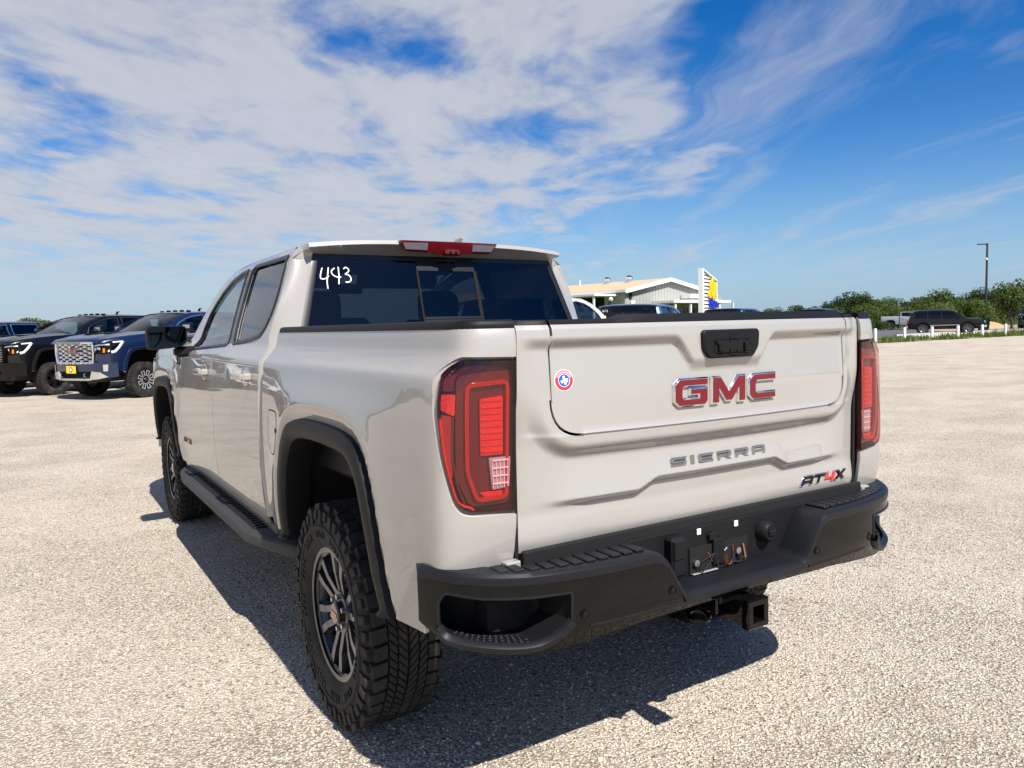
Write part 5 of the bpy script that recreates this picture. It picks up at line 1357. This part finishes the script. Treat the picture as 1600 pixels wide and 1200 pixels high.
def suv():
    root = empty('sport_utility_vehicle'); tag(root, 'black full size wagon with silver wheels stopped on the road past the white posts', 'suv')
    P = BLACKP; L = 5.25
    def hw(y, z):
        base = np.interp(z, [.3, .5, .8, 1.0, 1.15, 1.5, 1.8, 1.9], [.90, .96, .985, .98, .955, .86, .74, .62])
        return base-.10*np.clip((y-(L-.7))/.7, 0, 1)**2-.06*np.clip((.5-y)/.5, 0, 1)**2
    body = [(.05, .42), (.0, .62), (.0, 1.02), (.10, 1.12), (.38, 1.72), (.50, 1.80), (.8, 1.845), (2.0, 1.86), (2.9, 1.83), (3.2, 1.76), (3.95, 1.20), (5.0, 1.08), (5.2, .98), (5.25, .72), (5.20, .42)]
    for sx in (-1, 1):
        S = lambda u, v, sx=sx: np.stack([sx*hw(u, v), u, v], -1)
        holes = []
        for yc in (1.08, 4.12): holes.append(np.array([(yc+.47*cos(a), .40+.50*max(sin(a), -.04)) for a in np.linspace(-.04, pi+.04, 18)]+[(yc-.46, .34), (yc+.46, .34)]))
        ol = rounded(body, .06, 3)
        low = [p for p in ol]
        b = MB(); wins = [[(.42, 1.18), (.62, 1.70), (1.35, 1.74), (1.35, 1.16)], [(1.43, 1.16), (1.43, 1.74), (2.30, 1.75), (2.30, 1.15)], [(2.38, 1.15), (2.38, 1.75), (2.95, 1.72), (3.12, 1.66), (3.62, 1.24), (3.60, 1.16)]]
        wins = [rounded(w, .04, 3) for w in wins]
        b.panel(S, ol, [np.array(w) for w in wins]+[h for h in holes], .15, .08, .05, .02, 0, 0, (sx, 0, 0)); bd = b.build('body_side', P, root)
        for w in wins:
            g = MB(); g.panel(S, w, (), .3, .2, .1, 0, 0, 0, (sx, 0, 0), 0, -.012); g.build('window_glass', M_GLASSDK, bd)
        b = MB(); b.strip(S, resample([(1.55, .66), (3.55, .68)], .3, False), .03, .012, 0, (sx, 0, 0), False); b.build('side_trim', M_LGREY, bd)
        for yc in (1.08, 4.12):
            b = MB(); A = np.array([(yc+.50*cos(a), .40+.54*sin(a)) for a in np.linspace(0, pi, 16)]); b.strip(S, A, .035, .025, 0, (sx, 0, 0), False); b.build('wheel_arch_flare', M_BLACK, root)
            b = MB(); I = [(yc+.48*cos(a), .40+.50*sin(a)) for a in np.linspace(0, pi, 16)]
            b.rings([[(sx*x, y, z) for y, z in I] for x in (.94, .55)], 0, False); b.add([(sx*.55, y, z) for y, z in I], [tuple(range(16))]); b.build('wheel_well', M_DARK, root)
        b = MB(); b.box((sx*1.08, 3.42, 1.20), (.20, .10, .15), .04); b.build('door_mirror', P, root)
        b = MB(); b.box((sx*.72, L-.06, .88), (.34, .12, .16), .03); b.build('headlight', M_LAMPCLR, root)
        b = MB(); b.box((sx*.86, .04, .98), (.14, .10, .30), .03); b.build('tail_light', M_LRED, root)
        b = MB(); b.tube([(sx*.60, .8, 1.88), (sx*.62, 1.0, 1.91), (sx*.62, 2.6, 1.91), (sx*.60, 2.8, 1.87)], .018, 6); b.build('roof_rack_rail', M_BLACK, root)
    def strip_pan(pts, name, m):
        b = MB(); R = np.array([[(u*(hw(y, z)), y+.0, z+.035*(1-u*u)) for u in np.linspace(-1, 1, 9)] for y, z in pts]); b.grid(R, 0, True); return b.build(name, m, root)
    strip_pan([(.36, 1.70), (.50, 1.80), (.8, 1.845), (2.0, 1.86), (2.9, 1.83), (3.2, 1.76)], 'roof', P); strip_pan([(3.2, 1.76), (3.95, 1.20)], 'windshield', M_GLASSCLR)
    strip_pan([(3.95, 1.20), (5.0, 1.08), (5.2, .98)], 'hood', P); strip_pan([(0, .62), (.0, 1.02), (.10, 1.12)], 'liftgate', P); strip_pan([(.10, 1.12), (.36, 1.70)], 'rear_window', M_GLASSDK)
    b = MB(); b.box((0, L-.03, .85), (1.2, .10, .26), .03); b.build('grille', M_CHROME, root)
    b = MB(); b.box((0, L+.0, .56), (1.84, .22, .22), .05); b.build('front_bumper', M_CHROME, root)
    b = MB(); b.box((0, -.04, .56), (1.84, .20, .22), .05); b.build('rear_bumper', M_LGREY, root)
    b = MB(); b.box((0, 2.6, .62), (1.7, 4.6, .5), .05); b.box((0, 2.0, .95), (1.5, 2.8, .3), .05); b.build('cabin_floor', M_DARK, root)
    for (x, y, rt) in ((-.82, 1.08, 0), (.82, 1.08, 1), (-.82, 4.12, 0), (.82, 4.12, 1)): wheel(root, 'plain', (x, y, .40), rt, .418, [M_RIMFACE, M_RIMFACE, M_RIMBLK])
    return root
place(suv(), 57.6, 33.6, 148)

# ------------------------------------------------------------------ metal dealership building
M_WALLG = mat('grey_metal_siding', (.36, .37, .34), .6, var=.06, vscale=.5)
M_ROOFT = mat('tan_metal_roof', (.62, .44, .27), .55, var=.08, vscale=.4)
M_WTRIM = mat('white_trim', (.74, .74, .72), .5)
M_TANW = mat('tan_storefront', (.42, .36, .25), .7)
def building():
    root = empty('dealership_building', (69.0, 72.7, 0), -radians(-8)); tag(root, 'long grey metal building with tan gabled roof and white fascia behind the pickups', 'building')
    W2, LEN, EZ, PZ = 8.3, 46., 5.45, 6.95
    b = MB(); prof = [(-W2, 0), (W2, 0), (W2, EZ), (0, PZ), (-W2, EZ)]
    b.add([(x, 0, z) for x, z in prof]+[(x, LEN, z) for x, z in prof], [(0, 1, 2, 3, 4), (9, 8, 7, 6, 5), (0, 5, 6, 1), (1, 6, 7, 2), (4, 9, 5, 0)]); wl = b.build('wall', M_WALLG, root, 0)
    for i in range(27):
        x = -W2+.3+i*.615; b = MB(); zt = EZ+(PZ-EZ)*(1-abs(x)/W2)-.1; b.box((x, -.02, zt/2), (.05, .04, zt), 0); b.build('siding_rib', M_WALLG, wl, 0)
    for sx in (-1, 1):
        b = MB(); e = .5; zz = EZ-(PZ-EZ)*e/W2
        Q = [(0, -.6, PZ+.03), (sx*(W2+e), -.6, zz+.03), (sx*(W2+e), LEN+.6, zz+.03), (0, LEN+.6, PZ+.03)]; Q2 = [(x, y, z+.14) for x, y, z in Q]
        b.hexa(Q+Q2 if sx < 0 else Q[::-1]+Q2[::-1]); r = b.build('roof', M_ROOFT, root, 0)
        b = MB(); Q = [(0, -.64, PZ-.30), (sx*(W2+e), -.64, zz-.30), (sx*(W2+e), -.56, zz-.30), (0, -.56, PZ-.30)]; Q2 = [(x, y, z+.50) for x, y, z in Q]
        b.hexa(Q+Q2 if sx > 0 else Q[::-1]+Q2[::-1]); b.build('gable_fascia', M_WTRIM, r, 0)
        b = MB(); b.box((sx*(W2+e+.06), LEN/2, zz-.02), (.14, LEN+1.2, .30), 0); b.build('gutter', M_WTRIM, r, 0)
    for (y, x) in ((5.5, -1.2), (9.5, -1.2)):
        z = PZ-.12; b = MB(); b.lathe([(-.3, .25), (.25, .25), (.27, .42), (.5, .46), (.66, .36), (.78, .12), (.8, 0)], (x, y, z+.2), 2, 14); b.box((x, y, z+.05), (.8, .8, .25), .02); b.build('roof_ventilator', M_CHROME, root)
    for (y, x) in ((15., -1.0), (26., -1.0)):
        b = MB(); b.cyl((x, y, PZ-.3), (x, y, PZ+.75), .10, 10); b.build('vent_pipe', M_WTRIM, root)
    # lean-to canopy on the long side with its dark open bay
    b = MB(); b.box((-W2-2.2, 9, EZ-.55), (4.4, 16, .28), .02); b.build('side_canopy', M_WTRIM, root, 0)
    b = MB(); b.box((-W2-.02, 8, 3.2), (.10, 9, 3.2), 0); b.build('bay_opening', M_DARK, root, 0)
    b = MB(); b.box((-W2-4.1, 1.4, 2.45), (.22, .22, 4.9), 0); b.build('canopy_post', M_WTRIM, root, 0)
    # front: flat parapet, long awning, storefront
    b = MB(); b.box((5.6, -.9, 4.75), (6.0, 1.6, .55), .02); b.build('entry_parapet', M_WTRIM, root, 0)
    b = MB(); b.box((6.2, -.8, 4.1), (7.2, 1.4, .8), .0); b.build('entry_wall', M_WALLG, root, 0)
    b = MB(); b.box((2.9, -1.8, 3.95), (12.2, 3.4, .36), .02); b.build('awning', M_WTRIM, root, 0)
    b = MB(); b.box((3.6, -.12, 1.9), (12.6, .12, 3.6), 0); b.build('storefront_wall', M_TANW, root, 0)
    for i in range(6):
        b = MB(); x = -1.6+i*2.1; b.box((x, -.22, 1.75), (1.75, .10, 2.9), 0); f = b.build('window', mat('shop_glass', (.03, .04, .045), .1, coat=1), root, 0)
        b = MB(); b.box((x, -.29, 2.3), (1.75, .05, .09), 0); b.build('window_bar', M_WTRIM, f, 0)
    for i in range(5):
        b = MB(); x = -2.6+i*3.1; b.box((x, -3.2, 1.9), (.26, .26, 3.8), 0); b.build('awning_post', M_WTRIM, root, 0)
    b = MB(); b.box((-W2+.9, -.12, 4.75), (.5, .12, .65), .02); b.build('wall_louvre', M_DARK, root, 0)
    b = MB(); b.box((-W2+1.3, -.16, 3.9), (.75, .08, .55), .02); b.build('wall_sign', M_WTRIM, root, 0)
    b = MB(); b.box((4.4, -1.75, 4.62), (.35, .05, .25), 0); b.box((4.9, -1.75, 4.62), (.12, .05, .25), 0); b.build('unit_number', M_TEXT_DARK, root, 0)
    # outside stair at the entry corner
    for i in range(9):
        b = MB(); b.box((9.6-i*.34, -2.6, .25+i*.42), (.36, 1.1, .10), 0); b.build('stair_tread', M_TANW, root, 0)
    return root
building()
def flood_lamp():
    root = empty('flood_lamp', (52.3, 64.0, 0)); tag(root, 'white ball lamp on a dark slanted bracket beside the metal building', 'lamp')
    b = MB(); b.tube([(-1.1, 0, 0), (-1.1, 0, 2.0), (0, 0, 4.0)], .11, 8); b.build('bracket', M_DARK, root)
    b = MB(); b.lathe([(-.24, 0), (-.18, .18), (0, .26), (.18, .18), (.24, 0)], (0, 0, 4.05), 2, 14); b.build('lamp_head', M_WTRIM, root)
flood_lamp()
def pylon_sign():
    O = np.array([63.3, 61.3, 0.]); U = nrm(np.array([5.25, 2.6, 0])); V = np.array([0, 0, 1.]); N = np.array([U[1], -U[0], 0])
    if N@(CAM-O) < 0: N = -N
    root = empty('pylon_sign'); tag(root, 'tall louvred roadside sign with a yellow emblem over blue lettering', 'sign')
    WD = 5.5
    top = lambda u: 7.35-(u/WD)*1.15
    R = Matrix(((U[0], N[0], 0), (U[1], N[1], 0), (0, 0, 1)))
    if np.linalg.det(np.array(R)) < 0: pass
    rot = np.array(R)
    def bx(name, u, n, z, du_, dn, dz, m, parent=root, tilt=0.):
        b = MB(); r_ = rot@np.array(Matrix.Rotation(tilt, 3, 'X')) if tilt else rot
        b.box(O+U*u+N*n+V*z, (du_, dn, dz), 0, 0, r_); return b.build(name, m, parent, 0)
    bx('post', .0, 0, 3.7, .55, .5, 7.4, M_WTRIM); bx('post', WD, 0, top(WD)/2, .25, .4, top(WD), M_WTRIM)
    z = .6
    while z < 7.1:
        u1 = min(WD, WD*(7.35-z-.12)/1.15) if z > top(WD)-.15 else WD
        if u1 > .6: bx('louvre_slat', u1/2+.1, 0, z, u1-.2, .10, .30, M_WTRIM, root, .5)
        z += .42
    b = MB(); b.prism([(.1, .4), (WD, .4), (WD, top(WD)-.1), (.1, top(0)-.15)], O-N*.28, U, V, N, .05); b.build('backing_panel', mat('sign_backing', (.16, .16, .165), .8), root, 0)
    b = MB(); b.prism([(.1, top(0)-.12), (WD, top(WD)-.12), (WD, top(WD)+.06), (.1, top(0)+.06)], O-N*.2, U, V, N, .45); b.build('top_rail', M_WTRIM, root, 0)
    Yl = mat('sign_yellow', (.85, .52, .01), .45)
    lobes = [([(-.15, 0), (.35, 0), (.62, .9), (.55, 1.9), (.15, 2.55), (-.22, 1.9), (-.3, .9)], 3.55, 4.2), ([(-.1, 0), (.25, .05), (.1, 1.0), (-.25, 1.8), (-.5, 1.3), (-.45, .5)], 3.05, 4.3), ([(0, 0), (.3, -.1), (.75, .6), (.8, 1.5), (.4, 1.7), (.1, .9)], 4.0, 4.35),
             ([(0, 0), (.55, -.05), (.7, .45), (.35, .95), (-.2, .85), (-.35, .35)], 2.45, 4.05), ([(0, 0), (.5, 0), (.65, .6), (.35, 1.05), (-.1, .9), (-.2, .35)], 4.4, 4.0), ([(-.3, 0), (.35, 0), (.5, .45), (.1, .9), (-.45, .5)], 3.65, 3.9)]
    for i, (q, u0, z0) in enumerate(lobes):
        b = MB(); b.prism(rounded(np.array(q)+[u0, z0], .12, 3), O+N*(.10+.05*(i % 3)), U, V, N, .18, .05); b.build('emblem_lobe', Yl, root, 30)
    b = text_mb('Haun', 1.35, O+U*3.85+V*3.45+N*.15, U, V, N, .2, bold=.05); b.build('sign_lettering', mat('sign_blue', (.015, .03, .50), .45), root, 0)
pylon_sign()
def light_pole():
    root = empty('light_pole', (86.8, 42.1, 0)); tag(root, 'tall thin dark parking lot light pole with one arm above the trees', 'light pole')
    b = MB(); b.tube([(0, 0, 0), (0, 0, 9.0)], [.13, .10], 10); b.build('pole', mat('pole_bronze', (.035, .035, .04), .5), root)
    b = MB(); b.box((-.5*.85, .5*.53, 9.0), (1.1, .32, .10), .03, 0, Matrix.Rotation(-YAW, 3, 'Z')); b.box((-.05, .03, 9.0), (.22, .22, .18), .03); b.build('lamp_head', mat('pole_bronze', (0, 0, 0)), root)
    b = MB(); b.box((-.12, 0, 7.4), (.22, .2, .26), .04); b.build('camera_box', M_WTRIM, root)
    b = MB(); b.lathe([(0, .32), (.55, .30), (.55, 0)], (0, 0, 0), 2, 14); b.build('concrete_base', M_CONC, root)
light_pole()
def bollards():
    root = empty('bollard'); b = MB(); b.lathe([(0, .085), (.74, .085), (.78, .07), (.80, .0)], (0, 0, 0), 2, 14); b.build('post', M_WTRIM, root)
    b = MB(); b.lathe([(0, .10), (.10, .10), (.12, .086)], (0, 0, 0), 2, 14); b.build('collar', M_CONC, root)
    where = ['nearest the tailgate edge', 'next to the silver pickup', 'below the back wheel of the black wagon', 'below the doors of the black wagon', 'below the front wheel of the black wagon', 'between the wagon nose and the picture edge', 'just beyond the picture edge']
    for i in range(6):
        r = root if i == 0 else copy_tree(root)
        r.location = (38.6+2.68*i, 24.15-.10*i, 0); r.rotation_euler = (.02*(i % 3-1), .015*(i % 2), i)
        tag(r, 'short white post in the verge, '+where[i], 'post', 'white posts along the verge')
bollards()

# ------------------------------------------------------------------ trees and scrub
def leaf_mat(name, c1, c2):
    m = bpy.data.materials.new(name); m.use_nodes = True; T = NT(m.node_tree); b = T.n['Principled BSDF']; tc = T.new('ShaderNodeTexCoord')
    oi = T.new('ShaderNodeObjectInfo')
    n = T.noise(tc.outputs['Object'], 1.1, 4, .6); n2 = T.noise(tc.outputs['Object'], 9., 2, .5)
    f = T.math('ADD', T.math('MULTIPLY', n, .6), T.math('ADD', T.math('MULTIPLY', n2, .35), T.math('MULTIPLY', T.math('SUBTRACT', oi.outputs['Random'], .5), .45)))
    T.l.new(T.mix(T.maprange(f, .28, .72), c1, c2), b.inputs['Base Color']); b.inputs['Roughness'].default_value = .7; b.inputs['Specular IOR Level'].default_value = .2
    out = T.n['Material Output']; tr = T.new('ShaderNodeBsdfTranslucent'); T.l.new(T.mix(T.maprange(f, .28, .72), c1, c2), tr.inputs[0]); mx = T.new('ShaderNodeMixShader'); mx.inputs[0].default_value = .3
    T.l.new(b.outputs[0], mx.inputs[1]); T.l.new(tr.outputs[0], mx.inputs[2]); T.l.new(mx.outputs[0], out.inputs[0])
    return m
L_OAK = leaf_mat('oak_leaf', (.032, .056, .014), (.095, .130, .036)); L_MESQ = leaf_mat('mesquite_leaf', (.065, .105, .020), (.15, .19, .05)); L_SHR = leaf_mat('scrub_leaf', (.045, .080, .016), (.12, .16, .04))
M_BARK = mat('bark', (.08, .06, .045), .95, var=.4, vscale=6)
def crown_mesh(seed, w, h, n_cl, leaves, size, base=.25):
    r = np.random.RandomState(seed); V = []; cs = []
    for i in range(n_cl):
        a = r.rand()*2*pi; q = r.rand()**.6; z = base*h+(h*(1-base))*(.12+.80*r.rand()); k = 1-((z/h-.45)/.62)**2
        cs.append((q*cos(a)*w*.40*max(.25, k), q*sin(a)*w*.40*max(.25, k), z*.93, w*(.12+.12*r.rand())))
    C = np.array(cs); idx = r.randint(0, n_cl, leaves)
    d = r.normal(size=(leaves, 3)); d = nrm(d)*(.55+.5*r.rand(leaves, 1)**.5)
    P = C[idx, :3]+d*C[idx, 3:4]*np.array([1, 1, .78])
    P[:, 2] = np.clip(P[:, 2], base*h*.55, h)
    N = nrm(d+.7*r.normal(size=(leaves, 3))); A = nrm(np.cross(N, r.normal(size=(leaves, 3)))); Bv = np.cross(N, A); s = size*(.6+.8*r.rand(leaves, 1))
    Q = np.stack([P-A*s, P+Bv*s*.55, P+A*s, P-Bv*s*.55], 1).reshape(-1, 3)
    me = bpy.data.meshes.new('crown'); me.from_pydata(Q.tolist(), [], np.arange(leaves*4).reshape(-1, 4).tolist()); return me, C
def tree_proto(name, seed, w, h, n_cl, leaves, size, leafm, base=.25, trunk_r=.12):
    me, C = crown_mesh(seed, w, h, n_cl, leaves, size, base); me.materials.append(leafm)
    root = empty(name); cr = bpy.data.objects.new('crown', me); COL.objects.link(cr); cr.parent = root
    b = MB(); r = random.Random(seed)
    b.tube(catmull([(0, 0, -.05), (r.uniform(-.1, .1), r.uniform(-.1, .1), h*.2), (r.uniform(-.2, .2), r.uniform(-.2, .2), h*.45)], 3), [trunk_r*(1-.07*i) for i in range(7)], 7)
    for i in range(5):
        c = C[(i*7) % len(C)]; b.tube(catmull([(0, 0, h*.18), (c[0]*.4, c[1]*.4, h*.3), (c[0]*.9, c[1]*.9, c[2])], 3), [trunk_r*.6*(1-.11*k) for k in range(7)], 5)
    b.build('trunk', M_BARK, root); return root
protos = {'oak': [tree_proto('oak_tree', 1, 6.0, 5.4, 26, 3000, .17, L_OAK), tree_proto('oak_tree', 2, 7.2, 5.8, 30, 3400, .17, L_OAK), tree_proto('oak_tree', 3, 5.0, 5.0, 22, 2600, .16, L_OAK)],
          'mesquite': [tree_proto('mesquite_tree', 4, 5.6, 4.2, 22, 2600, .13, L_MESQ, .2), tree_proto('mesquite_tree', 5, 4.6, 3.6, 18, 2200, .13, L_MESQ, .2)],
          'shrub': [tree_proto('scrub_bush', 6, 3.4, 1.9, 14, 1500, .11, L_SHR, .05, .05), tree_proto('scrub_bush', 7, 2.8, 1.5, 12, 1200, .10, L_SHR, .05, .05)]}
used = set()
def plant(kind, lat, dep, sc, label, group):
    k = rnd.randrange(len(protos[kind])); p = protos[kind][k]
    if (kind, k) in used: p = copy_tree(p)
    used.add((kind, k))
    p.location = (CAM[0]+sin(YAW)*dep+cos(YAW)*lat, CAM[1]+cos(YAW)*dep-sin(YAW)*lat, 0); p.rotation_euler = (0, 0, rnd.uniform(0, 6.28)); p.scale = (sc*rnd.uniform(.9, 1.15), sc*rnd.uniform(.9, 1.15), sc)
    tag(p, label, {'oak': 'tree', 'mesquite': 'tree', 'shrub': 'bush'}[kind], group)
LO = 'dark green oak crowded into the tree line beyond the road'; LM = 'light feathery green mesquite in front of the dark oaks beyond the road'; LS = 'low green bush at the foot of the tree line beyond the road'
# skyline heights read along the tree line: (lateral metres per metre of depth, crown height above eye per metre)
_sk = [(.305, .012), (.33, .018), (.36, .021), (.39, .020), (.425, .024), (.445, .034), (.47, .026), (.50, .030), (.53, .027), (.555, .036), (.575, .037), (.60, .031), (.625, .035), (.65, .036), (.70, .036), (.80, .034), (.95, .03)]
q = .31
while q < .98:
    dep = rnd.uniform(122, 146); hgt = CAM[2]+.90*dep*np.interp(q, *zip(*_sk)); plant('oak', q*dep, dep, hgt/5.2*rnd.uniform(.86, 1.0), LO, 'oaks in the far tree line'); q += rnd.uniform(.016, .026)
q = .33
while q < .98:
    dep = rnd.uniform(104, 120); hgt = CAM[2]+dep*np.interp(q, *zip(*_sk))*rnd.uniform(.55, .78); plant('oak' if rnd.random() < .35 else 'mesquite', q*dep, dep, hgt/4.3, 'green tree standing one row forward in the tree line beyond the road', 'trees one row forward'); q += rnd.uniform(.022, .034)
q = .42
while q < .95:
    dep = rnd.uniform(82, 98)
    if q > .66: dep = rnd.uniform(76, 90)
    hgt = rnd.uniform(2.0, 3.0)*(1.15 if q > .55 else 1.0); plant('mesquite', q*dep, dep, hgt/3.9, LM, 'mesquites in front of the oaks'); q += rnd.uniform(.024, .04)
q = .45
while q < .90:
    dep = rnd.uniform(72, 80); 
    if not (.50 < q < .66): plant('shrub', q*dep, dep, rnd.uniform(.4, .7), LS, 'low bushes beyond the road')
    q += rnd.uniform(.02, .04)
plant('oak', .447*118, 118, 1.08, 'rounded light edged oak standing tallest left of the black wagon', None)
for (lat, dep, sc, lb) in ((-.622, 118, .86, 'bushy oak seen over the black hood, left of the windscreen'), (-.606, 122, .80, 'bushy oak seen over the black hood, nearer the windscreen'), (-.645, 124, .66, 'low oak behind the dark pickup cab at the picture edge')):
    plant('oak', lat*dep, dep, sc, lb, None)
# the single tree by the verge at the right
t = tree_proto('roadside_tree', 9, 4.6, 4.4, 24, 3000, .12, L_SHR, .38, .14); t.location = (69.0, 31.2, 0); tag(t, 'small roadside tree with bare trunk beside the green bin', 'tree')
def bin_():
    root = empty('wheeled_bin', (68.6, 33.2, 0)); tag(root, 'green wheeled bin behind the small roadside tree', 'bin'); G = mat('bin_green', (.03, .14, .06), .5)
    b = MB(); R = [[(-w, -w, z), (w, -w, z), (w, w, z), (-w, w, z)] for w, z in ((.26, .08), (.33, 1.0))]; b.rings(R, 0, True, True, True); b.build('tub', G, root, 0)
    b = MB(); b.box((0, 0, 1.05), (.74, .78, .09), .03); b.build('lid', G, root)
    for x in (-.24, .24): b = MB(); b.cyl((x-.03, .28, .12), (x+.03, .28, .12), .12, 14); b.build('wheel', M_RUBBER, root)
bin_()
# grass: verge tufts and meadow
def grass():
    n = 9000; r = NR; x = 37.5+r.rand(n)*40; y = 23.0+r.rand(n)*3.4-(x-37)*.012
    cl = np.sin(x*1.3)+np.sin(x*.47+2)+np.sin(y*3.1+x*.8); k = cl > -.4+(x < 42)*1.0; x, y = x[k], y[k]; n = len(x)
    a = r.rand(n)*6.28; h = (.10+.28*r.rand(n)**1.5)*(1+.5*(x > 55)); w = .03+.03*r.rand(n); lx = (r.rand(n)-.5)*.25; ly = (r.rand(n)-.5)*.25
    P = np.stack([np.stack([x-np.cos(a)*w, y-np.sin(a)*w, 0*x], 1), np.stack([x+np.cos(a)*w, y+np.sin(a)*w, 0*x], 1), np.stack([x+lx, y+ly, h], 1)], 1).reshape(-1, 3)
    me = bpy.data.meshes.new('verge_grass'); me.from_pydata(P.tolist(), [], np.arange(n*3).reshape(-1, 3).tolist()); me.materials.append(leaf_mat('grass_blade', (.06, .10, .018), (.15, .19, .045)))
    o = bpy.data.objects.new('verge_grass', me); COL.objects.link(o); tag(o, 'tufts of green grass along the verge with the white posts', 'grass', None, 'stuff')
    n = 14000; x = 62+r.rand(n)*75; y = 50+r.rand(n)*45; a = r.rand(n)*6.28; h = .25+.6*r.rand(n)**2; w = .08+.08*r.rand(n)
    P = np.stack([np.stack([x-np.cos(a)*w, y-np.sin(a)*w, 0*x], 1), np.stack([x+np.cos(a)*w, y+np.sin(a)*w, 0*x], 1), np.stack([x+.1*np.sin(a*3), y, h], 1)], 1).reshape(-1, 3)
    me = bpy.data.meshes.new('meadow_grass'); me.from_pydata(P.tolist(), [], np.arange(n*3).reshape(-1, 3).tolist()); me.materials.append(bpy.data.materials['grass_blade'])
    o = bpy.data.objects.new('meadow_grass', me); COL.objects.link(o); tag(o, 'rough green meadow between the road and the tree line', 'grass', None, 'stuff')
grass()
def dirt_heap():
    r = random.Random(5)
    for i, (x, y, s, lb) in enumerate(((74.5, 36.5, 1.5, 'tan heap of dug earth by the wagon nose'), (78.5, 38.0, 1.9, 'larger tan heap of dug earth below the light pole'))):
        b = MB(); R = []
        for k, (q, z) in enumerate(((1, 0), (.8, .28), (.5, .5), (.2, .62), (.02, .66))):
            R.append([(x+s*q*cos(a)*(1+.15*sin(3*a+i))*1.3, y+s*q*sin(a)*(1+.12*cos(2*a)), .03+z*s*.55*(1+.1*sin(5*a))) for a in np.linspace(0, 2*pi, 19)[:-1]])
        b.rings(R, 0); o = b.build('dirt_heap', M_DIRT); tag(o, lb, 'dirt heap', None)
dirt_heap()
def far_scrub():
    """unbroken low wood along the horizon, too far to tell trees apart"""
    r = NR; V = []; n = 26000; az = radians(-75)+r.rand(n)*radians(200); dep = 230+r.rand(n)*60; h = (1.0+2.6*(.5+.5*np.sin(az*37)*np.sin(az*61+1)))*r.rand(n)**.6
    x = CAM[0]+dep*np.sin(az); y = CAM[1]+dep*np.cos(az); s = .5+.5*r.rand(n); a = r.rand(n)*6.28
    A = np.stack([np.cos(a), np.sin(a), .3*np.sin(a*5)], 1)*s[:, None]; B_ = np.stack([.3*np.sin(a), .3*np.cos(a), 0*a+1], 1)*s[:, None]*.7; P = np.stack([x, y, h], 1)
    Q = np.stack([P-A, P-B_, P+A, P+B_], 1).reshape(-1, 3)
    me = bpy.data.meshes.new('far_scrub'); me.from_pydata(Q.tolist(), [], np.arange(n*4).reshape(-1, 4).tolist()); me.materials.append(L_OAK)
    o = bpy.data.objects.new('far_scrub', me); COL.objects.link(o); tag(o, 'low far wood along the horizon', 'far scrub', None, 'stuff')
far_scrub()
